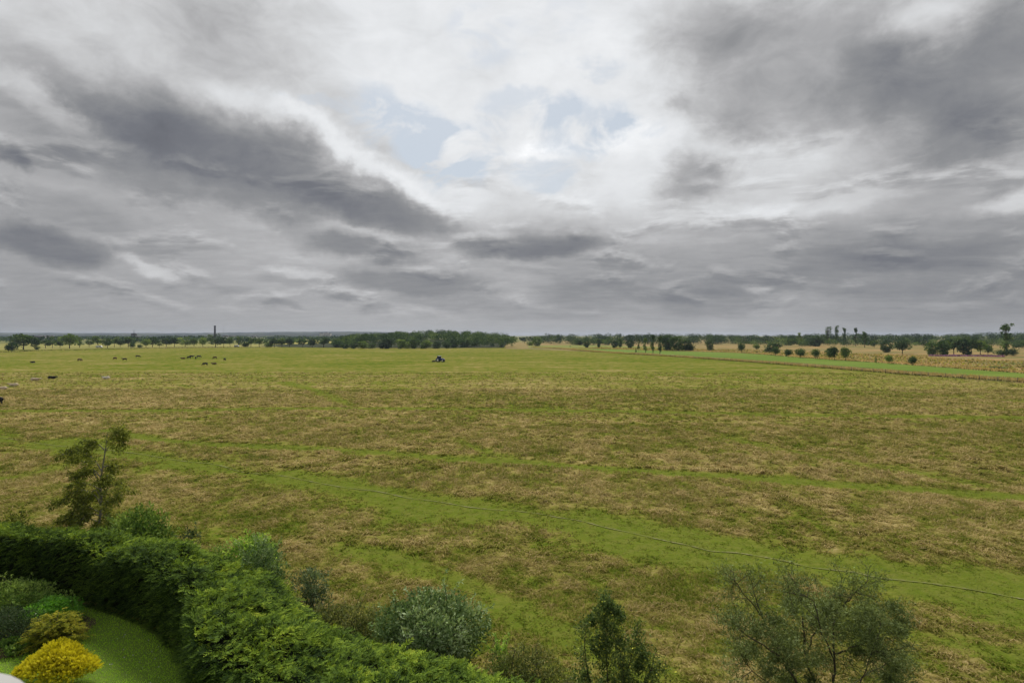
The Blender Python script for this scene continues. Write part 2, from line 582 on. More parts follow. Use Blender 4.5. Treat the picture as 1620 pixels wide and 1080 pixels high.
M['far_leaf_dark'] = leaf_mat('far_leaf_dark', [(0, (0.006, 0.013, 0.008)), (.5, (0.016, 0.030, 0.014)), (1, (0.042, 0.062, 0.024))], 0.15, nscale=.15, namp=.3)

# ------------------------------------------------------------------ ground layout
def W2(pts):
    return np.array([gp(*p) for p in pts])

foot_px = [(-160, 678), (-60, 686), (0, 692), (60, 699), (100, 705), (170, 711), (230, 718), (290, 728), (340, 735), (380, 745), (430, 751), (480, 758),
           (540, 770), (600, 776), (650, 786), (700, 793), (760, 803), (820, 810), (870, 818), (920, 825), (960, 836), (1020, 849), (1080, 859),
           (1130, 871), (1180, 876), (1230, 883), (1280, 892), (1340, 901), (1400, 912), (1480, 924), (1560, 936), (1640, 950), (1760, 972), (1900, 1000)]
foot = spline(W2(foot_px), 40)
foot += np.c_[(vn(np.arange(len(foot)) * .026, np.zeros(len(foot)), 3) - .5) * .5, (vn(np.arange(len(foot)) * .022, np.zeros(len(foot)), 5) - .5) * .6]
T1 = spline(W2([(-160, 675), (0, 695), (150, 708), (300, 735), (480, 762), (700, 800), (900, 828), (1100, 868), (1300, 890), (1500, 925), (1700, 958), (1900, 1000)]), 6)
T2 = spline(W2([(170, 680), (250, 696), (340, 702), (440, 707), (600, 716), (800, 730), (1000, 743), (1200, 757), (1400, 771), (1640, 788), (1900, 806)]), 6)
T3 = spline(W2([(-200, 652), (0, 650), (250, 649), (500, 646), (800, 648), (1100, 653), (1350, 658), (1700, 661), (1900, 663)]), 6)
T4 = spline(W2([(450, 604), (500, 618), (530, 630), (560, 641)]), 5)
T5 = spline(W2([(560, 870), (640, 890), (740, 925), (800, 955), (850, 985), (900, 1008), (960, 1035), (1050, 1090)]), 6)
T6 = spline(W2([(720, 695), (780, 718), (850, 735)]), 5)
T7 = spline(W2([(1150, 690), (1240, 712), (1330, 728), (1420, 742), (1560, 770)]), 5)
T8 = spline(W2([(-100, 775), (0, 757), (70, 743), (150, 725)]), 5)
T9 = spline(W2([(820, 578), (950, 589), (1100, 595), (1300, 612), (1500, 626), (1700, 640)]), 5)
T10 = spline(W2([(1250, 960), (1330, 985), (1420, 1000), (1540, 1022), (1700, 1060)]), 5)

def track_masks(x, y):
    """short green turf of the trodden strips, 0..1"""
    j = (fbm(x * .12, y * .12, 40, 4) - .5) * 1.6
    j2 = (fbm(x * .5, y * .5, 44, 3) - .5)
    m = np.zeros(x.shape)
    for P, w, a in ((T1, 2.7, 1.0), (T2, 1.1, 1.0), (T3, 1.6, .9), (T4, 1.5, .7), (T5, .9, .85), (T6, .8, .6), (T7, 1.2, .6), (T8, 1.5, .7), (T9, 2.0, .5), (T10, .9, .7)):
        d = dist_poly(x, y, P) + j * w * (1.6 if w > 2 else .7) + j2 * w * (.9 if w > 2 else .5)
        m = np.maximum(m, a * (1 - sstep(w * .30, w * 1.65, d)))
    return m

def dry_mask(x, y):
    """how dry and tall the grass is, 0..1"""
    row = HOR + CAM_H * FPX / np.maximum(y, 5)
    px = 810 + x / np.maximum(y, 5) * FPX
    d = np.interp(row, [545, 560, 575, 592, 610, 660, 720, 800, 900, 1080], [.42, .34, .30, .44, .52, .53, .54, .54, .52, .51])
    d = d - .10 * sstep(900, 1500, px) * sstep(640, 560, row) - .06 * sstep(900, 1620, px) * sstep(800, 950, row)
    d = d + .12 * sstep(1.0, 0, np.hypot((px - 250) / 500, (row - 625) / 60))
    d = d + (fbm(x * .028, y * .028, 1, 4) - .5) * .42 + (fbm(x * .11, y * .11, 9, 4) - .5) * .36 + (fbm(x * .7, y * .7, 19, 3) - .5) * 1.1
    return np.clip(d, 0, 1) * (1 - track_masks(x, y) * .88)

HEDGE_IN = spline(np.array([(-46, 30.2), (-34, 28.6), (-28, 28.0), (-24.6, 27.6), (-20.2, 26.5), (-18.0, 25.6), (-15.8, 24.5), (-13.8, 23.1), (-12.2, 21.6), (-11.2, 20.0),
                            (-9.9, 18.3), (-7.6, 16.6), (-4.2, 14.6), (1, 12.5), (8, 11)]), 6)
GARDEN = np.vstack([HEDGE_IN, [(9, -10)], [(-46, -10)]])
HEDGE_W = 3.2
def hedge_w(x):
    return np.interp(x, [-30, -15, -11, -7], [3.1, 3.3, 3.9, 4.5])

# ---- main pasture, dense sheet
def grid_field():
    ys = [14.0]
    while ys[-1] < 640: ys.append(ys[-1] * 1.0085)
    ys = np.array(ys)
    us = np.linspace(-1.15, 1.15, 520)
    Yg, Ug = np.meshgrid(ys, us, indexing='ij')
    Xg = Ug * (Yg + 3)
    return Xg, Yg

def h_field(x, y):
    f = 1 - sstep(70, 140, y)
    t = track_masks(x, y)
    h = (fbm(x * .12, y * .12, 70, 3) - .5) * .28 + (fbm(x * .9, y * .9, 77, 3) - .5) * .18 * (1 - t * .85) - t * .04
    return h * f

GX, GY = grid_field()
TR = track_masks(GX, GY)
DR = dry_mask(GX, GY)
GZ = h_field(GX, GY)
GARD = inside(GX, GY, GARDEN)
GZ = np.where(GARD, -.15, GZ)
nr, nc = GX.shape
i, j = np.meshgrid(np.arange(nr - 1), np.arange(nc - 1), indexing='ij')
q = np.stack([i * nc + j, i * nc + j + 1, (i + 1) * nc + j + 1, (i + 1) * nc + j], -1).reshape(-1, 4)

def grass_colour(N, dry, trk, p):
    """olive green turf to pale straw; dry = 0..1"""
    st = N.new('ShaderNodeMapping')
    st.inputs['Rotation'].default_value = (0, 0, R(-12))
    st.inputs['Scale'].default_value = (0.5, 1.6, 1)
    N.l.new(p, st.inputs[0])
    fine = N.m('SUBTRACT', N.noise(st.outputs[0], 2.2, 8, 0.70, 1.0), .5)
    tiny = N.m('SUBTRACT', N.noise(st.outputs[0], 5.5, 5, 0.65, .6), .5)
    amp = N.rng(trk, 0, 1, 1.0, .45)
    f = N.m('MULTIPLY_ADD', fine, N.m('MULTIPLY', amp, 1.8), dry)
    f = N.m('MULTIPLY_ADD', tiny, N.m('MULTIPLY', amp, 0.9), f)
    return f

GRASS_STOPS = [(0.0, (0.120, 0.175, 0.018)), (0.22, (0.190, 0.230, 0.030)), (0.42, (0.255, 0.248, 0.052)), (0.62, (0.320, 0.280, 0.082)),
               (0.82, (0.385, 0.310, 0.115)), (1.0, (0.56, 0.45, 0.21))]
m, N = mat('pasture')
p = pos(N)
trk = N.attr('track')
f = grass_colour(N, N.attr('dry'), trk, p)
sm = N.new('ShaderNodeMapping')          # mown swaths lie across the far end of the pasture
sm.inputs['Rotation'].default_value = (0, 0, R(7))
sm.inputs['Scale'].default_value = (.018, .21, 1)
N.l.new(p, sm.inputs[0])
sp_ = N.new('ShaderNodeSeparateXYZ')
N.l.new(p, sp_.inputs[0])
sw = N.m('MULTIPLY', N.m('SUBTRACT', N.noise(sm.outputs[0], 1.0, 5, .6), .5), N.rng(sp_.outputs[1], 110, 180, .1, 1.5))
f = N.m('ADD', f, sw)
c = N.ramp(f, [(q_, tuple(v_ * .80 for v_ in c_)) for q_, c_ in GRASS_STOPS])  # ramp darkened to paint in the self-shading of tufts not modelled
lush = N.mix(N.noise(p, .35, 4), (0.095, 0.145, 0.014), (0.190, 0.215, 0.032))
lush = N.mix(N.rng(N.noise(p, 1.3, 8, .72), .42, .70), lush, (.235, .215, .06))
lush = N.mix(N.rng(N.noise(p, 3.1, 7, .7), .50, .72, 0, .6), lush, (.055, .085, .010))
c = N.mix(N.m('MULTIPLY', trk, .55), c, lush)
hb = N.noise(p, 2.2, 9, .7)
out_surf(N, bsdf(N, c, 1.0, 0.0, normal=bump(N, hb, .5, .2)))
M['pasture'] = m
field = link('field', mesh_np('field', np.stack([GX, GY, GZ], -1).reshape(-1, 3), q, {'track': TR.ravel(), 'dry': DR.ravel()}, True), M['pasture'])
tag(field, 'rough green and straw coloured pasture', None, kind='structure')

# ---- ground sheet to the horizon
m, N = mat('far_land')
p = pos(N)
mp = N.new('ShaderNodeMapping')
mp.inputs['Scale'].default_value = (.35, 1, 1)
N.l.new(p, mp.inputs[0])
n = N.noise(mp.outputs[0], .012, 4, .6)
c = N.ramp(n, [(.3, (.07, .10, .03)), (.42, (.13, .15, .04)), (.5, (.26, .24, .07)), (.58, (.12, .14, .045)), (.7, (.04, .06, .025))], 'LINEAR')
out_surf(N, bsdf(N, c, .95, .05))
M['far_land'] = m
S = 9000
gr = link('ground', mesh_np('ground', [(-S, -60, -.32), (S, -60, -.32), (S, S, -.32), (-S, S, -.32)], np.array([(0, 1, 2, 3)])), M['far_land'])
tag(gr, kind='structure')

def strip(name, up, lo, mt, z, n=10, jit=.0, kind='structure', label=None):
    """a sheet between two photo-traced ground lines"""
    A, B = spline(W2(up), n), spline(W2(lo), n)
    k = max(len(A), len(B))
    t = np.linspace(0, 1, k)
    def rs(P):
        u = np.linspace(0, 1, len(P))
        return np.c_[np.interp(t, u, P[:, 0]), np.interp(t, u, P[:, 1])]
    A, B = rs(A), rs(B)
    if jit:
        A = A + (np.c_[vn(A[:, 0] * .08, A[:, 1] * .05, 3), vn(A[:, 0] * .09, A[:, 1] * .06, 5)] - .5) * jit
        B = B + (np.c_[vn(B[:, 0] * .08, B[:, 1] * .05, 8), vn(B[:, 0] * .09, B[:, 1] * .06, 9)] - .5) * jit
    V = np.vstack([np.c_[A, np.full(k, z)], np.c_[B, np.full(k, z)]])
    F = np.array([(i, i + 1, k + i + 1, k + i) for i in range(k - 1)])
    o = link(name, mesh_np(name, V, F[:, ::-1]), mt)
    tag(o, label, kind=kind)
    return A, B

def turf(name, a, b, sc=.05, stretch=(.4, 1, 1), det=6):
    m, N = mat(name)
    mp = N.new('ShaderNodeMapping')
    mp.inputs['Scale'].default_value = stretch
    N.l.new(pos(N), mp.inputs[0])
    n = N.noise(mp.outputs[0], sc, det, .62)
    c = N.mix(N.rng(n, .40, .60), a, b)
    c = N.mix(N.rng(N.noise(pos(N), .9, 4), .3, .7, 0, .35), c, (a[0] * .6, a[1] * .6, a[2] * .6))
    out_surf(N, bsdf(N, c, .95, .05))
    return m

M['rough'] = turf('rough_turf', (.15, .165, .045), (.44, .275, .12), .06, (.25, 1, 1))
M['fairway'] = turf('mown_turf', (.125, .205, .022), (.19, .255, .040), .05, (.25, 1, 1))
M['dry'] = turf('dry_turf', (.26, .20, .09), (.36, .28, .13), .12)
M['mid_green'] = turf('meadow_turf', (.18, .22, .045), (.28, .27, .07), .04)
M['yellow_field'] = turf('crop_field', (.42, .38, .09), (.50, .45, .13), .02)
M['left_grass'] = turf('left_turf', (.24, .24, .06), (.36, .32, .10), .03)

strip('rough_grassland', [(800, 541), (900, 539), (1050, 537.5), (1300, 538), (1700, 539)],
      [(800, 552), (880, 554), (1060, 562), (1250, 576), (1460, 594), (1700, 612)], M['rough'], .10, 10, 3)
strip('mown_meadow', [(835, 547), (900, 546), (1000, 547.5), (1080, 551)], [(835, 550), (920, 553), (1000, 556.5), (1100, 561)], M['mid_green'], .14, 10, 2)
FA, FB = strip('fairway', [(900, 551.5), (960, 552.5), (1060, 555.5), (1165, 558.5), (1250, 564.5), (1340, 571), (1430, 577), (1520, 584), (1700, 597)],
               [(900, 553), (960, 556.5), (1060, 562), (1150, 567.5), (1250, 573.5), (1340, 580), (1430, 587), (1520, 593.5), (1700, 603)], M['fairway'], .18, 10, 1)
# tall dry grass strip along the pasture edge
EDGE = spline(W2([(840, 549.6), (880, 551.5), (920, 555), (990, 560), (1060, 564), (1150, 570.5), (1250, 578), (1340, 585.5), (1430, 592.5), (1500, 597), (1620, 605.5), (1720, 612)]), 8)
strip('yellow_farmland', [(440, 536), (520, 536), (560, 536)], [(440, 547.5), (520, 547.5), (560, 547.5)], M['yellow_field'], -.12)
strip('parkland_grass', [(-220, 544.5), (0, 544.5), (200, 544), (440, 544)], [(-220, 556.5), (0, 554), (200, 550.5), (440, 549)], M['left_grass'], .10, 10, 2)

# bare trodden footpath
mfp, N = mat('footpath')
n = N.noise(pos(N), 1.1, 6, .7)
c = N.mix(N.rng(n, .35, .62), (.25, .24, .11), (.16, .18, .04))
out_surf(N, bsdf(N, c, .95, .05))
t = np.gradient(foot, axis=0)
t /= np.linalg.norm(t, axis=1)[:, None]
nn = np.c_[-t[:, 1], t[:, 0]]
wd = .02 + .065 * vn(np.arange(len(foot)) * .12, np.zeros(len(foot)), 31)
wd = (wd * (.35 + 1.3 * vn(np.arange(len(foot)) * .9, np.zeros(len(foot)), 37)))[:, None]
A, B = foot + nn * wd, foot - nn * wd
V = np.vstack([np.c_[A, h_field(A[:, 0], A[:, 1]) + .035], np.c_[B, h_field(B[:, 0], B[:, 1]) + .035]])
k = len(A)
fp = link('footpath', mesh_np('footpath', V, np.array([(k + i, k + i + 1, i + 1, i) for i in range(k - 1)]), None, True), mfp)
tag(fp, 'thin bare trodden line winding through the green strip', kind='structure')

# ---- garden lawn
m, N = mat('lawn')
p = pos(N)
n = N.noise(p, .8, 5, .6)
c = N.mix(N.rng(n, .3, .7), (.105, .185, .016), (.15, .23, .024))
c = N.mix(N.rng(N.noise(p, 9, 4), .4, .7, 0, .5), c, (.11, .15, .03))
out_surf(N, bsdf(N, c, .85, .15, normal=bump(N, N.noise(p, 14, 5, .7), .5, .05)))
M['lawn'] = m
nL = len(GARDEN)
me = bpy.data.meshes.new('lawn')
me.from_pydata([(x, y, -.02) for x, y in GARDEN], [], [tuple(range(nL - 1, -1, -1))])
lawn = link('lawn', me, M['lawn'])
tag(lawn, kind='structure')
mb, N = mat('bare_soil')
out_surf(N, bsdf(N, N.mix(N.noise(pos(N), 4, 5), (.05, .045, .025), (.13, .10, .055)), .95, .05))
M['soil'] = mb

# ------------------------------------------------------------------ leaf clouds
def unit(v):
    return v / (np.linalg.norm(v, axis=-1, keepdims=True) + 1e-9)

def rdir(n):
    return unit(rng.normal(size=(n, 3)))


class Leaves:
    def __init__(s):
        s.V, s.r = [], []

    def add(s, P, D, L, Wd, rnd, side=None, fold=.0):
        n = len(P)
        L = np.broadcast_to(np.asarray(L, float), (n,))[:, None]
        Wd = np.broadcast_to(np.asarray(Wd, float), (n,))[:, None]
        S = unit(np.cross(D, rdir(n))) if side is None else side
        mid = P + D * L * .45
        Q = np.stack([P, mid + S * Wd * .5, P + D * L, mid - S * Wd * .5], 1)
        s.V.append(Q)
        s.r.append(np.repeat(np.broadcast_to(rnd, (n,)), 4))

    def cloud(s, lobes, n, L, Wd, up=.3, shell=.55, rspread=.3, out=.7):
        """leaves through the outer volume of a set of ellipsoids (x, y, z, rx, ry, rz[, bias])"""
        vol = np.array([l[3] * l[4] + l[3] * l[5] for l in lobes])
        for l, k in zip(lobes, np.maximum(3, (n * vol / vol.sum())).astype(int)):
            c, r = np.array(l[:3]), np.array(l[3:6])
            base = l[6] if len(l) > 6 else rng.uniform(.25, .75)
            u = rdir(k)
            rad = shell + (1.05 - shell) * rng.random(k) ** .7
            rad = rad * (1 + .35 * (vn(u[:, 0] * 2.5 + c[0] * 3 + 50, u[:, 1] * 2.5 + u[:, 2] * 2.9 + 50, 5) - .5))
            P = c + u * r * rad[:, None]
            D = unit(u * out + rdir(k) * .75 + np.array((0, 0, up)))
            f = rng.uniform(.6, 1.3, k)
            s.add(P - D * (L * f * .5)[:, None], D, L * f, Wd * f, np.clip(base + rng.normal(0, rspread * .6, k), 0, 1))
        return s

    def fronds(s, O, A, Nn, size, K=8, base=None, wid=.16, spread=.8):
        """feathery flat sprays: leaflets set alternately along an axis that droops at its tip"""
        n = len(O)
        size = np.broadcast_to(size, (n,))
        S = unit(np.cross(A, Nn))
        base = rng.uniform(.15, .75, n) if base is None else base
        for k in range(K):
            t = (k + .5) / K
            p = O + A * (size * t)[:, None] - np.array((0, 0, 1)) * (size * .30 * t * t)[:, None]
            sg = 1 if k % 2 else -1
            D = unit(A * .75 + S * sg * spread * (1 - t * .6) + rng.normal(0, .12, (n, 3)) - np.array((0, 0, .18)))
            L = size * (.52 - .26 * t) * rng.uniform(.8, 1.2, n)
            s.add(p, D, L, L * wid * 2.0, np.clip(base + .30 * (t - .35) + rng.normal(0, .07, n), 0, 1), side=unit(np.cross(D, Nn)))
        return s

    def mesh(s, name):
        V = np.concatenate(s.V).reshape(-1, 3)
        F = np.arange(len(V)).reshape(-1, 4)
        return mesh_np(name, V, F, {'rnd': np.concatenate(s.r)})

    def build(s, name, mt, parent=None):
        o = link(name, s.mesh(name), mt, parent)
        if parent is not None: kid(parent, o)
        return o


# ------------------------------------------------------------------ pasture grass: leaning tufts out to 200 m
m, N = mat('grass_blades')
dry = N.attr('dry')
f = N.m('ADD', grass_colour(N, dry, N.attr('track'), pos(N)), N.m('MULTIPLY_ADD', N.attr('rnd'), .75, -.27))
c = N.ramp(f, GRASS_STOPS)
sh = bsdf(N, c, 1.0, 0.0)
tl = N.new('ShaderNodeBsdfTranslucent')
N.put(tl.inputs[0], c)
mx = N.new('ShaderNodeMixShader')
mx.inputs[0].default_value = .45
N.l.new(sh, mx.inputs[1]); N.l.new(tl.outputs[0], mx.inputs[2])
out_surf(N, mx.outputs[0])
M['blades'] = m

def tufts():
    VV, RR, DD, TT = [], [], [], []
    for d0, d1, dens, nb, h0, w0 in ((15, 32, 16, 10, .25, .017), (32, 50, 10, 8, .30, .025), (50, 80, 5.0, 7, .40, .038), (80, 130, 2.2, 6, .42, .065), (130, 190, .5, 5, .32, .10)):
        area = (d1 ** 2 - d0 ** 2) * .96 + 8 * (d1 - d0)
        n = int(area * dens)
        y = np.sqrt(rng.uniform(d0 ** 2, d1 ** 2, n))
        x = rng.uniform(-.97, .97, n) * (y + 3)
        k = ~inside(x, y, GARDEN)
        x, y = x[k], y[k]
        k = dist_poly(x, y, HEDGE_IN) > 3.2
        x, y = x[k], y[k]
        tr, dr = track_masks(x, y), dry_mask(x, y)
        k = rng.random(len(x)) > tr * .5
        x, y, tr, dr = x[k], y[k], tr[k], dr[k]
        n = len(x)
        z = h_field(x, y) - .02
        clump = .45 + 1.1 * fbm(x * .8, y * .8, 91, 3)
        h = h0 * clump * (.72 + .25 * dr) * (1 - .70 * tr) * rng.uniform(.7, 1.3, n)
        la = 2 * np.pi * vn(x * .10, y * .16, 61) * 1.3 + rng.normal(0, .45, n)
        for b in range(nb):
            a = la + rng.normal(0, .85, n)
            lean = rng.uniform(.7, 1.9, n)
            bx, by = x + rng.normal(0, .09 + h0 * .12, n), y + rng.normal(0, .09 + h0 * .12, n)
            hb = h * rng.uniform(.6, 1.25, n)
            dx, dy = np.cos(a), np.sin(a)
            w = w0 * rng.uniform(.7, 1.3, n)
            mx_, my_, mz = bx + dx * hb * lean * .45, by + dy * hb * lean * .45, z + hb * .55
            tx, ty, tz = bx + dx * hb * lean * 1.25, by + dy * hb * lean * 1.25, z + hb * np.where(lean > 1.1, .42, .75)
            sx_, sy_ = -dy * w, dx * w
            Q = np.stack([np.c_[bx - sx_ * .5, by - sy_ * .5, z], np.c_[bx + sx_ * .5, by + sy_ * .5, z], np.c_[mx_ + sx_, my_ + sy_, mz], np.c_[tx, ty, tz], np.c_[mx_ - sx_, my_ - sy_, mz]], 1)
            VV.append(Q)
            r = rng.random(n)
            RR.append(np.repeat(r, 5)); DD.append(np.repeat(dr, 5)); TT.append(np.repeat(tr, 5))
    V = np.concatenate(VV).reshape(-1, 3)
    b = np.arange(len(V) // 5)[:, None] * 5
    F = [b + np.array([0, 1, 2, 4]), b + np.array([4, 2, 3])]
    return mesh_np('grass', V, F, {'rnd': np.concatenate(RR), 'dry': np.concatenate(DD), 'track': np.concatenate(TT)})

g = link('grass', tufts(), M['blades'])
tag(g, 'tufts of leaning green and straw coloured grass over the pasture', 'grass', kind='stuff')

# ------------------------------------------------------------------ garden: short turf, petals, soil
lv = Leaves()
n = 60000
y = rng.uniform(15, 28, n); x = rng.uniform(-1.0, -.35, n) * (y + 1)
k = inside(x, y, GARDEN) & (dist_poly(x, y, HEDGE_IN) > .25)
P = np.c_[x, y, np.full(n, -.02)][k]
lv.add(P, unit(rdir(len(P)) * .5 + (0, 0, 1)), .06, .018, rng.random(len(P)))
M['lawn_blade'] = leaf_mat('lawn_blade', [(0, (.085, .155, .012)), (.6, (.115, .19, .018)), (1, (.15, .225, .03))], .3)
tag(lv.build('short_grass', M['lawn_blade']), 'short mown grass blades of the garden lawn', 'grass', kind='stuff')
lv = Leaves()
n = 150
y = rng.uniform(17, 26, n); x = rng.normal(-.63, .06, n) * y
k = inside(x, y, GARDEN) & (dist_poly(x, y, HEDGE_IN) > .5)
P = np.c_[x, y, np.full(n, .03)][k]
lv.add(P, unit(rdir(len(P)) * (1, 1, .1)), .05, .045, 1.0, side=None)
M['petal'] = plain('petal', (.55, .55, .48), .6)
tag(lv.build('fallen_petals', M['petal']), 'small white petals scattered over the lawn', 'petals', kind='stuff')

def soil_patch(cx, cy, rx, ry):
    a = np.linspace(0, 2 * np.pi, 40, endpoint=False)
    r = 1 + .25 * (vn(np.cos(a) * 2 + 9, np.sin(a) * 2 + 9, 4) - .5)
    me = bpy.data.meshes.new('flower_bed')
    me.from_pydata([(cx + rx * q * math.cos(t), cy + ry * q * math.sin(t), .0) for t, q in zip(a, r)], [], [tuple(range(40))])
    tag(link('flower_bed', me, M['soil']), kind='structure')
soil_patch(-21.6, 23.8, 3.9, 2.1)
me = bpy.data.meshes.new('soil_edge')

# ------------------------------------------------------------------ conifer hedge
def hedge():
    root = empty('conifer_hedge', (-14, 24, 0), 'long feathery green conifer hedge curving around the garden lawn', 'hedge')
    P = spline(HEDGE_IN[::6], 10)
    T = unit(np.gradient(P, axis=0))
    Nn = np.c_[-T[:, 1], T[:, 0]]
    seg = np.r_[0, np.cumsum(np.linalg.norm(np.diff(P, axis=0), axis=1))]
    tot = seg[-1]
    def at_s(s_):
        return (np.c_[np.interp(s_, seg, P[:, 0]), np.interp(s_, seg, P[:, 1])], unit(np.c_[np.interp(s_, seg, Nn[:, 0]), np.interp(s_, seg, Nn[:, 1])]))
    def htop(s_, w):
        return np.interp(w, [0, .12, .5, .8, 1.0], [2.55, 2.70, 2.50, 2.05, 1.35]) + (fbm(s_ * .55, w * 2.2, 3, 3) - .5) * .95 + (fbm(s_ * 1.9, w * 6, 13, 2) - .5) * .35
    lv = Leaves()
    # top and outer slope
    n = int(tot * 470)
    s_ = rng.random(n) * tot
    w = rng.random(n) ** .9 * 1.04 - .02
    b, nv = at_s(s_)
    z = htop(s_, w) + rng.normal(0, .07, n) - rng.random(n) ** 3 * .35
    xy = b + nv * (w * hedge_w(b[:, 0]))[:, None]
    O = np.c_[xy, z]
    out = np.c_[nv * (w[:, None] - .35) * .9, np.full(n, .25)]
    A = unit(out + rng.normal(0, .55, (n, 3)) * (1, 1, .45) + np.array((.35, -.1, .1)))
    clump = fbm(s_ * 1.3, w * 5, 23, 3)
    lv.fronds(O, A, unit(np.array((0, 0, 1.)) + rdir(n) * .45), rng.uniform(.20, .42, n), 9, np.clip(clump * 1.1 - .12 + rng.normal(0, .12, n), 0, 1))
    # inner and outer faces
    for side, dens, ww in ((0, 230, 0.0), (1, 130, 1.0)):
        n = int(tot * dens)
        s_ = rng.random(n) * tot
        b, nv = at_s(s_)
        zt = htop(s_, np.full(n, ww))
        z = rng.random(n) * zt
        push = (fbm(s_ * .8, z * 1.2, 33, 3) - .5) * .5
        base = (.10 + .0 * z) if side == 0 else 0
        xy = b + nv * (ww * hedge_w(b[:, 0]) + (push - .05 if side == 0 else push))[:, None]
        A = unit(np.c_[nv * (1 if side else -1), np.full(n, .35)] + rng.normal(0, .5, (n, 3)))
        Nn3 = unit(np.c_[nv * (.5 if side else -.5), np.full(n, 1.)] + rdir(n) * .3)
        lv.fronds(np.c_[xy, z], A, Nn3, rng.uniform(.2, .4, n), 8, rng.uniform(.0, .30 if side == 0 else .55, n))  # inner face takes darker leaf values, painting its shaded side
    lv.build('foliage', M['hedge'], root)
    # added core: blocks light, its near-black colour paints the inner shade
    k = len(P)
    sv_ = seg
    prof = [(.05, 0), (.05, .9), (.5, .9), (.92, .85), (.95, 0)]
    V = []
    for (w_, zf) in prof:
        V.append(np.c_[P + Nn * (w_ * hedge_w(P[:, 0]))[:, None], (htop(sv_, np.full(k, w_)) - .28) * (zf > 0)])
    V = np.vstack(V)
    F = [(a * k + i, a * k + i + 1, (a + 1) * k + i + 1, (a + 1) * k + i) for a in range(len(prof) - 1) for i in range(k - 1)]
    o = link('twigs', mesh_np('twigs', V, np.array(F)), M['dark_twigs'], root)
    for ch in root.children: ch.matrix_parent_inverse = Matrix.Translation((14, -24, 0))
    return root
hedge()

# ------------------------------------------------------------------ shrubs
def limb_curve(a, b, k=6, wob=.08):
    a, b = np.array(a, float), np.array(b, float)
    t = np.linspace(0, 1, k)[:, None]
    L = np.linalg.norm(b - a)
    p = a + (b - a) * t + np.sin(t * np.pi) * rng.normal(0, wob * L, 3) + rng.normal(0, wob * L * .15, (k, 3)) * (t > 0) * (t < 1)
    return p

def shrub(name, label, x, y, w, d, h, n, L, Wd, mt, nl=9, cat='shrub', stem='bark', flat=1.0, low=.1, sprigs=0, group=None, bark=None, up=.3, lobe=(.30, .42)):
    root = empty(name, (x, y, 0), label, cat, group)
    lobes = []
    for i in range(nl):
        a = i * 2.4 + rng.uniform(-.4, .4)
        q = math.sqrt((i + .5) / nl) * .62
        r = rng.uniform(*lobe)
        zc = h * (1 - r * flat) * (1 - .55 * q * q) * rng.uniform(.78, 1.0)
        if i % 3 == 2: zc *= .55
        lobes.append((math.cos(a) * q * w / 2, math.sin(a) * q * d / 2, max(zc, r * h * .5 + low), r * w * .62, r * d * .62, r * h * .80 * flat))
    lv = Leaves().cloud(lobes, n, L, Wd, up)
    st = MB()
    for l in lobes:
        c = np.array(l[:3])
        st.tube(limb_curve((rng.normal(0, .012), rng.normal(0, .012), -.05), c, 6), np.linspace(.035, .010, 6) * (h / 2.5 + .4), 5)
    for i in range(sprigs):
        l = lobes[rng.integers(len(lobes))]
        u = unit(rng.normal(size=3) * (1, 1, .3) + np.array((0, 0, 1.1)))
        a = np.array(l[:3]) + u * np.array(l[3:6]) * .6
        ln = rng.uniform(.5, .95) * max(l[3:6])
        b = a + u * ln + rng.normal(0, .05, 3)
        st.tube(limb_curve(a, b, 4), [.010, .008, .006, .003], 4, cap=False)
        k = int(10 + ln * 16)
        t = rng.random(k)[:, None]
        P = a + (b - a) * t
        D = unit(u * .6 + rdir(k))
        lv.add(P, D, L * rng.uniform(.7, 1.2, k), Wd, np.clip(.72 + rng.normal(0, .15, k), 0, 1))
    lv.build('foliage', M[mt], root)
    st.build('stem', M[stem], root, True)
    return root

def PX(px, d):
    return (px - 810) / FPX * d

shrub('elder_bush', 'leafy mid green bush right of the leaning tree behind the hedge', PX(222, 31), 31, 4.0, 2.8, 3.45, 5200, .17, .085, 'leaf_mid', 11, sprigs=22)
shrub('dark_bush', 'dark bush crowding the foot of the leaning tree', PX(172, 31.5), 31.2, 1.9, 1.6, 2.7, 1800, .15, .08, 'leaf_olive', 6)
shrub('small_bush', 'small blue green bush standing alone beyond the hedge top', PX(300, 30), 30, 1.2, 1.1, 2.75, 700, .12, .05, 'leaf_bluish', 5, sprigs=8)
shrub('dark_bush', 'dark brownish bush at the far left end of the hedge', PX(14, 31.5), 31.5, 2.8, 2, 3.05, 1900, .15, .08, 'leaf_olive', 7, sprigs=8)
shrub('leafy_bush', 'yellow green bush behind the grey sallow at the hedge', PX(400, 26.8), 27.0, 2.9, 2.0, 3.4, 3600, .15, .085, 'leaf_light', 8, sprigs=14)
shrub('sallow_bush', 'dark blue grey sallow bush growing up through the middle of the hedge', PX(420, 25.3), 25.3, 2.4, 2.0, 3.8, 5600, .13, .05, 'leaf_silver', 9, sprigs=20)
shrub('sallow_bush', 'small pale grey sallow bush at the field side of the hedge', PX(492, 24.6), 24.6, 1.9, 1.6, 2.8, 3000, .12, .045, 'leaf_bluish', 7, sprigs=16)
shrub('sallow_bush', 'large silvery green sallow bush at the bottom centre', PX(682, 20.6), 20.8, 4.9, 3.6, 3.35, 17000, .15, .062, 'leaf_silver', 18, sprigs=80, lobe=(.25, .36))
shrub('bramble', 'olive brown bramble between the hedge and the silvery sallow', PX(545, 22.5), 22.6, 4.6, 2.6, 1.9, 7500, .11, .05, 'leaf_dull', 14, sprigs=40)
shrub('bramble', 'dull grey green bramble right of the silvery sallow', PX(838, 19), 19, 3.6, 2.4, 2.1, 7000, .10, .042, 'leaf_dull', 11, sprigs=26)
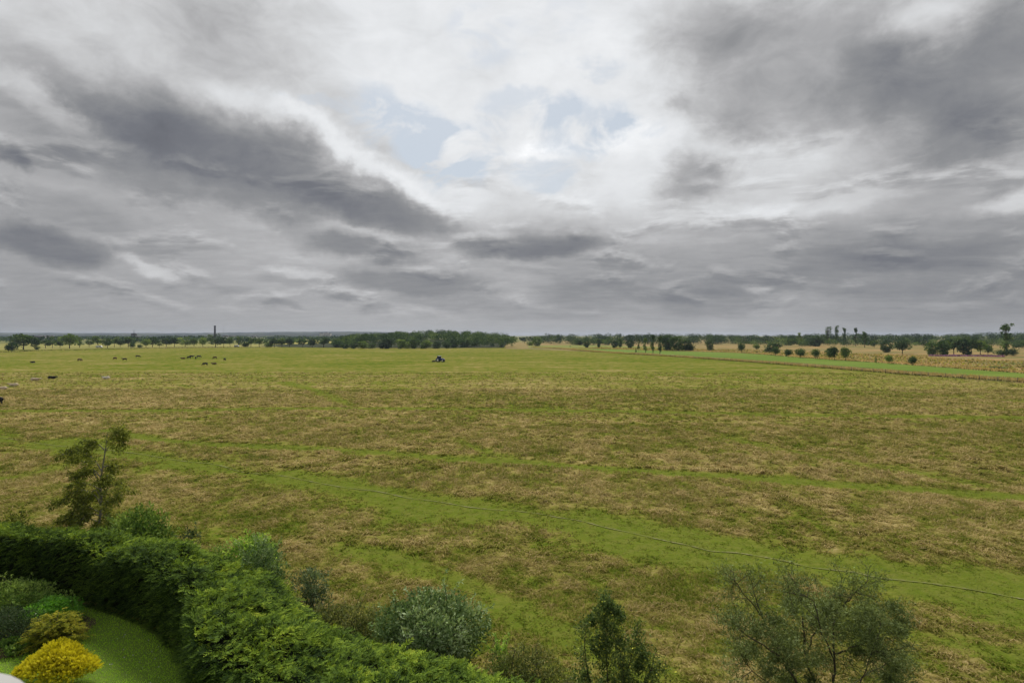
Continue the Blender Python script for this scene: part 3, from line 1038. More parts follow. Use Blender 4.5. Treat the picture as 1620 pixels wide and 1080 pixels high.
shrub('leafy_bush', 'small bright yellow green bush right beside the silvery sallow', PX(792, 19.6), 19.8, .9, .8, 1.95, 500, .12, .065, 'leaf_light', 4, sprigs=8)
shrub('bramble', 'brown green bramble behind the left part of the hedge', PX(95, 32), 32, 4.2, 1.6, 1.9, 2600, .13, .06, 'leaf_dull', 9, sprigs=10)
shrub('bramble', 'low dull bramble between the two sallow bushes of the hedge', PX(350, 28.5), 28.6, 3.2, 1.5, 2.1, 2200, .12, .06, 'leaf_mid', 8, sprigs=12)

# garden plants
shrub('garden_shrub', 'light green mixed shrub at the back of the garden bed', PX(35, 25.6), 25.4, 5.0, 2.6, 1.65, 8500, .11, .045, 'leaf_mid', 11, sprigs=24)
shrub('garden_shrub', 'glossy bright green rounded shrub at the right of the bed', PX(84, 24.6), 24.5, 2.6, 2.1, 1.25, 6500, .085, .045, 'leaf_bright', 9, low=.05)
shrub('garden_shrub', 'grey green rounded shrub at the front left of the bed', PX(18, 23.4), 23.3, 3.3, 2.1, 1.4, 7000, .09, .03, 'leaf_bluish', 11, low=.05)
shrub('garden_plant', 'low dark broad leaved plant at the front of the bed', PX(30, 22.4), 22.3, 1.5, 1.0, .6, 700, .14, .08, 'leaf_mid', 5, cat='plant', low=.03)

def gold_shrub():
    root = empty('golden_conifer', (PX(97, 20.6), 20.6, 0), 'bright golden yellow conifer bush on the lawn at lower left', 'shrub')
    lv, st = Leaves(), MB()
    lobes = [(-.9, .0, .42, .62, .7, .5), (-.35, .1, .80, .62, .7, .55), (.15, .0, .72, .55, .7, .5), (.6, -.1, .52, .6, .6, .48), (1.05, -.2, .40, .55, .55, .42), (-.2, -.5, .45, .8, .6, .5), (.5, -.6, .35, .8, .5, .4), (-1.2, -.3, .3, .4, .5, .35)]
    for l in lobes:
        c, r = np.array(l[:3]), np.array(l[3:])
        n = 620
        u = rdir(n); u[:, 2] = np.abs(u[:, 2]) * .9 + u[:, 2] * .1
        u = unit(u)
        P = c + u * r * (rng.uniform(.6, 1.05, n)[:, None])
        A = unit(u * .7 + np.array((0, 0, .9)) + rdir(n) * .35)
        lv.fronds(P, A, rdir(n), rng.uniform(.13, .26, n), 6, np.clip(.25 + .5 * vn(P[:, 0] * 7, P[:, 2] * 7 + P[:, 1] * 5, 3) + rng.normal(0, .1, n), 0, 1), wid=.24, spread=.55)
        st.tube(limb_curve((0, 0, -.05), c, 5), np.linspace(.04, .012, 5), 5)
    lv.build('foliage', M['leaf_gold'], root)
    st.build('stem', M['bark'], root, True)
    root.scale = (.86, .86, .86)
gold_shrub()

def juniper():
    root = empty('spreading_juniper', (PX(88, 22.9), 22.9, 0), 'yellow and green juniper with tiered flat branches beside the lawn', 'shrub')
    lv, st = Leaves(), MB()
    for tier in range(7):
        z = .18 + tier * .145
        R_ = 1.25 - .10 * tier
        for k in range(9):
            a = k * .698 + tier * .9 + rng.uniform(-.2, .2)
            rr_ = R_ * rng.uniform(.7, 1.05)
            tip = np.array((math.cos(a) * rr_, math.sin(a) * rr_ * .8, z + rng.uniform(-.04, .08)))
            c = limb_curve((0, 0, z * .5), tip, 6, .04)
            st.tube(c, np.linspace(.02, .006, 6), 4)
            n = 34
            t = rng.uniform(.35, 1, n)[:, None]
            P = np.array((0, 0, z * .5)) + (tip - np.array((0, 0, z * .5))) * t + rng.normal(0, .09, (n, 3)) * (1, 1, .25)
            A = unit(tip * (1, 1, .2) + rdir(n) * .5 * (1, 1, .3))
            lv.fronds(P, A, unit(np.array((0, 0, 1.)) + rdir(n) * .2), rng.uniform(.14, .26, n), 6, np.clip(t[:, 0] - .3 + rng.normal(0, .14, n), 0, 1), wid=.2)
    lv.build('foliage', M['leaf_juniper'], root)
    st.build('stem', M['bark'], root, True)
juniper()

# ------------------------------------------------------------------ near trees
def grow(st, tips, p, d, L, r, depth, droop=0.0, spread=.6, kids=(3, 5), minr=.004, wob=.12):
    k = 7
    pts = [np.array(p, float)]
    dd = unit(np.array(d, float))
    for i in range(k - 1):
        dd = unit(dd + rng.normal(0, wob, 3) + np.array((0, 0, -droop)) * (i / k))
        pts.append(pts[-1] + dd * L / (k - 1))
    pts = np.array(pts)
    st.tube(pts, np.linspace(r, max(r * .45, minr), k), 6 if r > .03 else 4, cap=False)
    if depth == 0:
        tips.append(pts)
        return
    for i in range(rng.integers(*kids)):
        t = rng.uniform(.3, 1.0)
        j = min(k - 2, int(t * (k - 1)))
        base = pts[j] + (pts[j + 1] - pts[j]) * (t * (k - 1) - j if j < k - 2 else rng.random())
        ax = unit(pts[j + 1] - pts[j])
        nd = unit(ax + unit(np.cross(ax, rng.normal(size=3))) * spread * rng.uniform(.7, 1.5))
        grow(st, tips, base, nd, L * rng.uniform(.5, .72), max(r * .55 * (1 - .3 * t), minr), depth - 1, droop, spread, kids, minr, wob)
    tips.append(pts)

def leaf_twigs(lv, tips, per_m, L, Wd, clump=.0, hang=.2, base=.5, spread=.09):
    for pts in tips:
        ln = np.linalg.norm(np.diff(pts, axis=0), axis=1).sum()
        n = int(ln * per_m * rng.uniform(.5, 1.3)) + 3
        t = rng.random(n) ** (.6 + clump * -.3) * (len(pts) - 1.001)
        i = t.astype(int)
        P = pts[i] + (pts[i + 1] - pts[i]) * (t - i)[:, None] + rng.normal(0, spread, (n, 3))
        ax = unit(pts[-1] - pts[0])
        D = unit(ax * .5 + rdir(n) * .9 + np.array((0, 0, -hang)))
        f = rng.uniform(.6, 1.25, n)
        lv.add(P, D, L * f, Wd * f, np.clip(base + rng.normal(0, .22, n), 0, 1))

def leaning_tree():
    d = 32.0
    root = empty('young_tree', (PX(152, d), d, 0), 'thin leaning young tree with pale bare branches rising behind the hedge', 'tree')
    st, tips, lv = MB(), [], Leaves()
    def q(px, py, dy=0): return np.array((PX(px, d + dy) - root.location.x, dy, top_z(py, d + dy)))
    trunk = spline(np.array([(0, 0, -.1), q(154, 850), q(160, 800), q(159, 765, .1), q(163, 735), q(167, 710), q(170, 686)]), 4)
    st.tube(trunk, np.linspace(.085, .018, len(trunk)), 7)
    limbs = [((160, 755), [(140, 735), (118, 722), (96, 717)], .3), ((161, 745), [(150, 728), (135, 716), (112, 714)], -.4), ((158, 790), [(135, 775), (112, 780), (88, 797)], -.6),
             ((160, 775), [(140, 765), (118, 764), (104, 772)], .6), ((160, 790), [(172, 772), (185, 766), (200, 775)], .2), ((158, 800), [(175, 790), (190, 778)], -.9),
             ((165, 715), [(178, 700), (188, 690), (193, 697)], .3), ((166, 712), [(152, 700), (145, 702)], -.3), ((168, 700), [(180, 688), (190, 683)], -.1),
             ((158, 810), [(132, 800), (110, 812), (98, 822)], .1), ((162, 740), [(172, 735), (182, 735)], .5), ((157, 815), [(140, 812), (125, 828)], -1.0),
             ((160, 770), [(150, 750), (143, 742), (128, 748)], -.2), ((157, 820), [(170, 815), (178, 825)], .9), ((160, 800), [(148, 782), (128, 786)], .9),
             ((159, 785), [(150, 775), (135, 790), (130, 803)], -.4), ((160, 760), [(168, 752), (176, 758)], -.5), ((156, 825), [(120, 815), (112, 828)], .6)]
    for (a, mids, dy) in limbs:
        dirs = [q(*a)] + [q(px, py, dy * (i + 1) / len(mids)) for i, (px, py) in enumerate(mids)]
        c = spline(np.array(dirs), 4)
        st.tube(c, np.linspace(.032, .007, len(c)), 5, cap=False)
        bare = a[0] == 160 and a[1] == 790
        tips.append(c[len(c) * 2 // 3:] if bare else c[len(c) // 4:])
        for k in range(5 if bare else 11):
            j = rng.integers(len(c) // (2 if bare else 4), len(c) - 1)
            ax = unit(c[j + 1] - c[j])
            nd = unit(ax + rng.normal(0, .55, 3) + np.array((-.25, 0, -.25)))
            e = c[j] + nd * rng.uniform(.3, .8)
            w = limb_curve(c[j], e, 5, .08)
            st.tube(w, np.linspace(.009, .004, 5), 4, cap=False)
            tips.append(w)
    leaf_twigs(lv, tips, 84, .18, .07, hang=.55, base=.45, spread=.10)
    for k in range(20):
        py_ = rng.uniform(745, 850)
        c_ = q(rng.uniform(112 - (py_ - 800) * .1, 182), py_, rng.uniform(-.8, .8))
        lv.cloud([(c_[0], c_[1], c_[2], .42, .42, .28, rng.uniform(.3, .6))], 110, .18, .07, -.3, .1, .35)
    leaf_twigs(lv, [trunk[-6:], trunk[4:14]], 30, .17, .07, hang=.4, base=.4, spread=.14)
    lv.build('crown', M['leaf_olive'], root)
    st.build('trunk', M['pale_bark'], root, True)
leaning_tree()

def willow():
    d = 18.4
    root = empty('willow_tree', (PX(1305, d), d, 0), 'sparse grey green willow with forking dark branches at lower right', 'tree')
    st, tips, lv = MB(), [], Leaves()
    def q(px, py, dy=0): return np.array((PX(px, d + dy) - root.location.x, dy, top_z(py, d + dy)))
    mains = [[(0, 0, -.1), q(1318, 1100), q(1320, 1035), q(1318, 985), q(1305, 930)], [(0, 0, -.1), q(1290, 1120), q(1255, 1070), q(1228, 1020), q(1200, 960), q(1190, 925)],
             [(0, 0, -.1), q(1300, 1110, .5), q(1275, 1040, .6), q(1270, 975, .6), q(1260, 915, .6)], [q(1320, 1035), q(1345, 1025, -.3), q(1385, 1008, -.4), q(1415, 1000, -.4)],
             [(0, 0, -.1), q(1340, 1115, -.7), q(1370, 1060, -1), q(1395, 985, -1)], [q(1318, 990), q(1335, 960, .4), q(1355, 935, .5), q(1372, 925, .5)],
             [q(1240, 1040), q(1215, 1025, -.6), q(1175, 1000, -.8), q(1160, 985, -.8)], [q(1275, 1040, .6), q(1290, 1000, .9), q(1325, 950, 1.), q(1332, 912, 1.)],
             [q(1300, 1090), q(1350, 1080, .7), q(1400, 1050, 1.), q(1432, 1040, 1.)], [q(1225, 1010), q(1205, 975, .4), q(1170, 930, .4), q(1160, 915, .4)],
             [q(1319, 1040), q(1300, 1000, -.9), q(1285, 950, -1.1), q(1240, 935, -1.1)], [q(1290, 1100), q(1240, 1090, .4), q(1190, 1060, .5), q(1170, 1030, .5)]]
    for j, mp_ in enumerate(mains):
        c = spline(np.array(mp_), 5)
        c = c + (rng.normal(0, .02, c.shape))
        st.tube(c, np.linspace(.055 if j in (0, 1, 2) else .028, .008, len(c)), 6, cap=False)
        for k in range(9):
            i = rng.integers(len(c) // 3, len(c) - 1)
            ax = unit(c[i + 1] - c[i])
            nd = unit(ax * .5 + rng.normal(0, .75, 3) + np.array((0, 0, .3)))
            grow(st, tips, c[i], nd, rng.uniform(.45, .85), .012, 1, 0, .7, (1, 4), .004, .12)
        tips.append(c[-5:])
    leaf_twigs(lv, tips, 120, .12, .028, hang=-.1, base=.5, spread=.14)
    for k in range(84):
        px_, z_ = rng.uniform(1158, 1432), 0
        py_ = rng.uniform(925 + abs(px_ - 1290) * .18, 1110)
        c_ = q(px_, py_, rng.uniform(-1.1, 1.2))
        r_ = rng.uniform(.22, .46)
        lv.cloud([(c_[0], c_[1], c_[2], r_ * 1.2, r_, r_ * .85, rng.uniform(.3, .65))], 360, .12, .030, .1, .1, .35)
    lv.build('crown', M['leaf_willow'], root)
    st.build('trunk', M['bark'], root, True)
willow()

def sapling():
    d = 19.2
    root = empty('birch_sapling', (PX(965, d), d, 0), 'birch sapling with small yellowing leaves between the silvery sallow and the willow', 'tree')
    st, tips, lv = MB(), [], Leaves()
    def q(px, py, dy=0): return np.array((PX(px, d + dy) - root.location.x, dy, top_z(py, d + dy)))
    for mp_ in ([(0, 0, -.1), q(962, 1080), q(958, 1010), q(954, 935)], [(.1, 0, -.1), q(990, 1070), q(1005, 1010, .3), q(1010, 985, .3)], [(.05, .1, -.1), q(935, 1080), q(925, 1020, -.3), q(930, 980, -.3)],
                [(.2, -.1, -.1), q(1020, 1080, -.4), q(1038, 1030, -.4)], [(0, 0, .1), q(985, 1090, -.8), q(985, 1030, -.8)], [(0, 0, .1), q(915, 1100, .3), q(918, 1050, .3)]):
        c = spline(np.array(mp_), 5)
        st.tube(c, np.linspace(.03, .006, len(c)), 5, cap=False)
        for k in range(15):
            i = rng.integers(2, len(c) - 1)
            nd = unit(rng.normal(0, .8, 3) + np.array((0, 0, .4)))
            grow(st, tips, c[i], nd, rng.uniform(.3, .65) * (1.3 - i / len(c)), .008, 1, 0.1, .7, (1, 4), .003, .1)
        tips.append(c[-6:])
    leaf_twigs(lv, tips, 95, .078, .058, hang=.1, base=.48, spread=.12)
    for k in range(62):
        py_ = rng.uniform(950, 1110)
        hw = np.interp(py_, [950, 1000, 1080], [14, 32, 68])
        c_ = q(960 + (py_ > 990) * 14 + rng.uniform(-hw, hw), py_, rng.uniform(-.6, .7))
        r_ = rng.uniform(.16, .32)
        lv.cloud([(c_[0], c_[1], c_[2], r_, r_, r_, rng.uniform(.3, .65))], 210, .078, .058, .1, .1, .4)
    lv.build('crown', M['leaf_birch'], root)
    st.build('trunk', M['bark'], root, True)
sapling()

# ------------------------------------------------------------------ far trees: unit crowns (height 1, width 1) shared by copies
def proto(kind, seed):
    global rng
    keep, rng = rng, np.random.default_rng(seed)
    lobes, st = [], MB()
    n, L, sh = 900, .075, .5
    if kind == 'oak':
        for i in range(13):
            u = rdir(1)[0]
            q = rng.uniform(.35, 1)
            lobes.append((u[0] * .30 * q, u[1] * .30 * q, .54 + u[2] * .27 * q, *(rng.uniform(.15, .26) * np.array((1, 1, .85)))))
        th = .55
    elif kind == 'open':
        for i in range(15):
            a, q = rng.uniform(0, 6.28), rng.uniform(.1, 1) ** .6
            lobes.append((math.cos(a) * .36 * q, math.sin(a) * .36 * q, rng.uniform(.34, .88) - .12 * q * q, rng.uniform(.12, .22), rng.uniform(.12, .22), rng.uniform(.07, .13)))
        n, th = 900, .6
    elif kind == 'round':
        for i in range(11):
            u = rdir(1)[0]
            q = rng.uniform(.4, 1)
            lobes.append((u[0] * .28 * q, u[1] * .28 * q, .55 + u[2] * .26 * q, *(rng.uniform(.16, .24) * np.array((1, 1, 1)))))
        th = .5
    elif kind == 'dense':
        for i in range(16):
            z = rng.uniform(.10, .82)
            a, q = rng.uniform(0, 6.28), rng.uniform(.2, 1)
            w = .34 * math.sqrt(max(0.05, 1 - (2 * z - .85) ** 2 * .9))
            lobes.append((math.cos(a) * w * q, math.sin(a) * w * q, z, rng.uniform(.13, .22), rng.uniform(.13, .22), rng.uniform(.10, .18)))
        n, th = 1100, .4
    elif kind == 'birch':
        for i in range(16):
            z = rng.uniform(.22, .92)
            a, q = rng.uniform(0, 6.28), rng.uniform(.1, 1)
            w = .36 * (1.15 - z)
            lobes.append((math.cos(a) * w * q, math.sin(a) * w * q, z, rng.uniform(.08, .17), rng.uniform(.08, .17), rng.uniform(.05, .12)))
        n, L, sh, th = 800, .06, .3, .85
    elif kind == 'pine':
        for i in range(15):
            z = rng.uniform(.30, .95)
            a, q = rng.uniform(0, 6.28), rng.uniform(.3, 1)
            w = .36 * (1.0 if z > .7 else .8)
            lobes.append((math.cos(a) * w * q, math.sin(a) * w * q, z, rng.uniform(.10, .18), rng.uniform(.10, .18), rng.uniform(.035, .07)))
        n, L, sh, th = 800, .05, .2, .93
    elif kind == 'ragged':
        for i in range(26):
            z = rng.uniform(.12, .96)
            a, q = rng.uniform(0, 6.28), rng.uniform(.1, 1)
            w = .29 * (1.0 if z > .62 else .8)
            lobes.append((math.cos(a) * w * q, math.sin(a) * w * q, z, rng.uniform(.07, .15), rng.uniform(.07, .15), rng.uniform(.04, .085)))
        lobes += [(0, 0, .34, .15, .15, .22), (0, 0, .62, .18, .18, .18), (.02, 0, .84, .20, .20, .12)]
        n, L, sh, th = 1200, .05, .2, .93
    else:  # bush
        for i in range(9):
            a, q = rng.uniform(0, 6.28), rng.uniform(.1, 1)
            lobes.append((math.cos(a) * .28 * q, math.sin(a) * .28 * q, rng.uniform(.25, .66) * (1.15 - .5 * q), rng.uniform(.16, .25), rng.uniform(.16, .25), rng.uniform(.18, .30)))
        n, th = 800, .3
    if kind in ('oak', 'round', 'dense', 'bush'):
        cz, cr, ch = {'oak': (.56, .33, .30), 'round': (.56, .38, .36), 'dense': (.47, .33, .42), 'bush': (.42, .40, .42)}[kind]
        lobes.append((0, 0, cz, cr, cr, ch, .45))
        n = int(n * 1.25)
    lv = Leaves().cloud(lobes, n, L, L * .8, .25, sh, .25)
    st.tube([(0, 0, -.03), (0.005, 0, th * .4), (-.01, .01, th)], [.024, .018, .010], 6)
    for l in lobes[:9]:
        st.tube(limb_curve((0, 0, th * rng.uniform(.35, .8)), l[:3], 5, .06), np.linspace(.013, .005, 5), 4)
    r = (lv.mesh(kind + '_crown'), st.mesh(kind + '_trunk', True))
    rng = keep
    return r

PROTO = {k: [proto(k, 100 + 17 * i + len(k)) for i in range(4)] for k in ('oak', 'open', 'round', 'dense', 'birch', 'pine', 'bush', 'ragged')}
MESHMAT = {}

def far_tree(px, top, base, w_px, kind, label, name='tree', shade='', group=None, hmul=1.0, cat='tree', d=None, zb=0.0):
    if d is None: d = CAM_H * FPX / (base - HOR)
    h = (top_z(top, d) - zb) * hmul
    w = w_px / FPX * d
    var = int(rng.integers(4))
    cm, tm = PROTO[kind][var]
    mt = M['far_leaf' + shade]
    key = (cm.name, shade)
    if key not in MESHMAT:
        c2 = cm if not cm.materials else cm.copy()
        if not c2.materials: c2.materials.append(mt)
        else: c2.materials[0] = mt
        MESHMAT[key] = c2
    if not tm.materials: tm.materials.append(M['bark'])
    root = empty(name, (PX(px, d), d, zb), label, cat, group, rng.uniform(0, 6.28))
    root.scale = (w * 1.18, w * 1.18, h * 1.03)
    link('crown', MESHMAT[key], None, root)
    link('trunk', tm, None, root)
    return root

GL = 'trees along the far left edge of the pasture'
LEFT = [
 (19, 537, 556, 20, 'bush', 'low dark rounded bush at the extreme left end of the tree line', '_dark', 'bush'),
 (37, 525.5, 553, 37, 'oak', 'largest broad oak at the left end of the tree line', '', 'oak_tree'),
 (57, 532, 553, 17, 'oak', 'dark tree pressed against the right side of the leftmost large oak', '_dark', 'tree'),
 (58, 546, 553, 9, 'bush', 'knee high green bush at the foot of the trees beside the leftmost oak', '', 'bush'),
 (72, 536, 550.5, 17, 'open', 'low flat topped dark tree right of the leftmost oak', '_dark', 'tree'),
 (83, 530.5, 550.5, 14, 'open', 'thin upright tree in front of pale distant roofs', '', 'tree'),
 (95, 536, 550, 13, 'oak', 'small dark tree left of the second large oak', '_dark', 'tree'),
 (110, 526, 551, 30, 'oak', 'second large broad oak of the tree line, a lighter green', '_light', 'oak_tree'),
 (126, 531, 550, 15, 'birch', 'thin tree touching the right side of the second large oak', '', 'tree'),
 (141, 537, 549, 12, 'open', 'low spreading tree left of the parked white van', '_dark', 'tree'),
 (155, 529, 549, 21, 'open', 'open crowned tree standing over the parked white van', '', 'tree'),
 (170, 532.5, 550.5, 17, 'oak', 'round tree with a clear stem right of the white van', '', 'tree'),
 (181, 530.5, 549, 14, 'open', 'tall slender tree between the white van and the concrete tower', '', 'tree'),
 (190, 534, 549, 13, 'oak', 'dark round tree two places left of the concrete tower', '_dark', 'tree'),
 (203, 530.5, 549, 21, 'open', 'flat topped tree just left of the concrete tower', '_dark', 'tree'),
 (209, 541, 550, 10, 'bush', 'small green bush below the concrete tower', '', 'bush'),
 (222, 543, 550, 9, 'bush', 'low bush right of the concrete tower', '', 'bush'),
 (231, 535, 549.5, 15, 'oak', 'light green tree right of the concrete tower', '_light', 'tree'),
 (241, 531, 549, 20, 'oak', 'dark broad tree behind the light green tree right of the tower', '_dark', 'tree'),
 (252, 538, 549, 13, 'birch', 'low thin tree in the gap right of the tower trees', '', 'tree'),
 (263, 533, 548.5, 19, 'oak', 'dark rounded tree above the left end of the rail fence', '_dark', 'tree'),
 (276, 532, 548.5, 16, 'oak', 'dark rounded tree above the rail fence, second along it', '_dark', 'tree'),
 (293, 532, 548.5, 22, 'open', 'pale green spreading tree above the rail fence', '_light', 'tree'),
 (307, 533, 548.5, 14, 'oak', 'green tree between the pale spreading tree and the bright round tree', '', 'tree'),
 (321, 531.5, 548.5, 15, 'round', 'bright green round tree left of the chimney', '_light', 'tree'),
 (341, 527, 549, 24, 'open', 'tall dark flat topped tree in front of the chimney', '_dark', 'tree'),
 (354, 531, 549, 13, 'open', 'slim dark tree immediately right of the chimney', '_dark', 'tree'),
 (364, 532, 548.5, 12, 'oak', 'green tree left of the small blue and white van', '', 'tree'),
 (377, 531.5, 548.5, 13, 'birch', 'thin brownish tree standing over the small blue and white van', '', 'birch_tree'),
 (389, 538, 548.5, 16, 'bush', 'low green thicket right of the small blue and white van', '', 'bush'),
 (397, 533, 548.5, 14, 'open', 'small flat crowned tree behind the low green thicket', '', 'tree'),
 (410, 533, 549, 17, 'open', 'flat crowned tree on a crooked stem in the middle of the tree line', '', 'tree'),
 (425, 538, 549, 15, 'bush', 'low pale thicket in the middle of the tree line', '_light', 'bush'),
 (434, 533, 549, 17, 'oak', 'dark domed tree right of the low pale thicket', '_dark', 'tree'),
 (446, 533, 549, 16, 'oak', 'domed green tree second from the yellow field gap', '', 'tree'),
 (458, 533.5, 549, 17, 'oak', 'dark domed tree at the left edge of the yellow field gap', '_dark', 'tree'),
 (479, 535, 549.5, 14, 'open', 'ragged tree standing alone against the yellow field', '_dark', 'tree'),
 (494, 534, 549.5, 17, 'oak', 'dark round tree right of the ragged tree against the yellow field', '_dark', 'tree'),
 (512, 532, 549.5, 24, 'open', 'wide dark tree in front of the pale distant tower block', '_dark', 'tree'),
 (533, 538, 549.5, 20, 'bush', 'low dark tree joining the tree line to the central wood', '_dark', 'tree')]
for (px, t_, b_, w_, k_, lab, shd, nm) in LEFT:
    far_tree(px, t_, b_, w_, k_, lab, nm, shd, GL, cat='bush' if nm == 'bush' else 'tree')

# the central wood: a front row of single trees, a mass of crowns climbing a mound behind them
ORD = ['first', 'second', 'third', 'fourth', 'fifth', 'sixth', 'seventh', 'eighth', 'ninth', 'tenth', 'eleventh', 'twelfth', 'thirteenth', 'fourteenth', 'fifteenth', 'sixteenth', 'seventeenth', 'eighteenth']
front = [(547, 540, 14), (559, 537, 15), (574, 538, 16), (589, 541, 12), (603, 540, 11), (613, 533, 25), (634, 536, 16), (645, 539, 12), (656, 533, 16), (674, 536, 19), (692, 538, 15),
         (707, 537, 14), (718, 533, 17), (735, 533, 24), (752, 534, 16), (766, 533, 15), (781, 534, 15), (797, 535, 13)]
for i, (px, t_, w_) in enumerate(front):
    b_ = 551.3 if px < 700 else 551.3 - (px - 700) * .055
    shd = ['', '_light', '_dark'][[0, 0, 1, 0, 2, 2, 1, 1, 0, 1, 2, 0, 2, 0, 0, 2, 1, 0][i]]
    look = {'': 'green', '_light': 'light green', '_dark': 'dark green'}[shd]
    far_tree(px, t_, b_, w_ * 1.15, 'dense', f'{look} tree in the front row of the central wood, {ORD[i]} from its left end', 'woodland_tree', shd, 'front row of the central wood')

m, N = mat('wood_floor')
out_surf(N, bsdf(N, N.mix(N.noise(pos(N), .3, 4), (.02, .03, .012), (.05, .055, .02)), .95, .05))
M['wood_floor'] = m
def mass(name, label, n, pts, top_fn, mts, leaves=150, zg=lambda x, y: 0 * x, wid=(8, 13), ragged=.12, base=.35):
    """many crowns with their stems grown together into one wood"""
    lv = Leaves()
    for (x, y) in pts:
        zb = float(zg(np.array(x), np.array(y)))
        H = top_fn(x, y) - zb
        H *= 1 - ragged * rng.random() ** 1.5 + ragged * .3
        w = rng.uniform(*wid)
        b0 = rng.uniform(.0, .9)
        lob = []
        for k in range(4):
            a = rng.uniform(0, 6.28)
            lob.append((x + math.cos(a) * w * .2, y + math.sin(a) * w * .2, zb + H * rng.uniform(base, .78), w * .36, w * .36, H * .22, np.clip(b0 + rng.normal(0, .12), 0, 1)))
        lv.cloud(lob, leaves, max(.7, w * .085), max(.6, w * .07), .25, .5, .22)
    o = lv.build(name, mts)
    tag(o, label, 'wood', kind='stuff')
    return o

def wz(x, y):
    return 7.0 * np.exp(-(((x + .15 * y) / 120) ** 2) - ((y - 720) / 95) ** 2)
pts = []
while len(pts) < 330:
    y = rng.uniform(548, 800)
    px = rng.uniform(530, 812)
    pts.append((PX(px, y), y))
def wood_top(x, y):
    px = 810 + x / y * FPX
    row = np.interp(px, [525, 545, 560, 600, 640, 690, 740, 770, 800, 815], [540, 531, 528, 525.5, 523.5, 521, 522.5, 524, 527, 532])
    return min(top_z(row, y), wz(np.array(x), np.array(y)) + 15)
mass('wood', 'dense mixed green wood on a low rise at the centre of the horizon', 330, pts, wood_top, M['far_leaf'], 230, wz, ragged=.3)
gx, gy = np.meshgrid(np.linspace(-300, -8, 50), np.linspace(540, 900, 50), indexing='ij')
i, j = np.meshgrid(np.arange(49), np.arange(49), indexing='ij')
qq = np.stack([i * 50 + j, (i + 1) * 50 + j, (i + 1) * 50 + j + 1, i * 50 + j + 1], -1).reshape(-1, 4)
tag(link('hillside', mesh_np('hillside', np.stack([gx, gy, wz(gx, gy) - .25], -1).reshape(-1, 3), qq, None, True), M['wood_floor']), kind='structure')

# far woods on the right
def rw_top(x, y):
    px = 810 + x / y * FPX
    row = np.interp(px, [815, 860, 868, 900, 960, 1010, 1060, 1100, 1115, 1130, 1200, 1260, 1300, 1360, 1400, 1500, 1560, 1580, 1640, 1700], [531, 529.5, 527, 528, 527, 527.5, 526.5, 528, 526, 528.5, 529, 528.5, 527, 526.5, 528, 527.5, 525, 524, 526, 527])
    return top_z(row, y)
pts = [(PX(px, y), y) for px, y in zip(rng.uniform(816, 1720, 520), rng.uniform(745, 920, 520)) if not (px < 862 and y < 860)]
mass('wood', 'dark far wood closing the horizon right of the central wood', 520, pts, rw_top, M['far_leaf_dark'], 190, wid=(11, 17), ragged=.16, base=.16)
pts = [(PX(px, y), y) for px, y in zip(np.r_[rng.uniform(1165, 1720, 90), rng.uniform(910, 985, 22)], np.r_[rng.uniform(600, 700, 90), rng.uniform(690, 735, 22)])]
mass('wood', 'lower mixed scrub wood in front of the dark far wood at right', 110, pts, lambda x, y: rng.uniform(6.5, 11.5), M['far_leaf'], 240, wid=(9, 15), ragged=.3, base=.2)

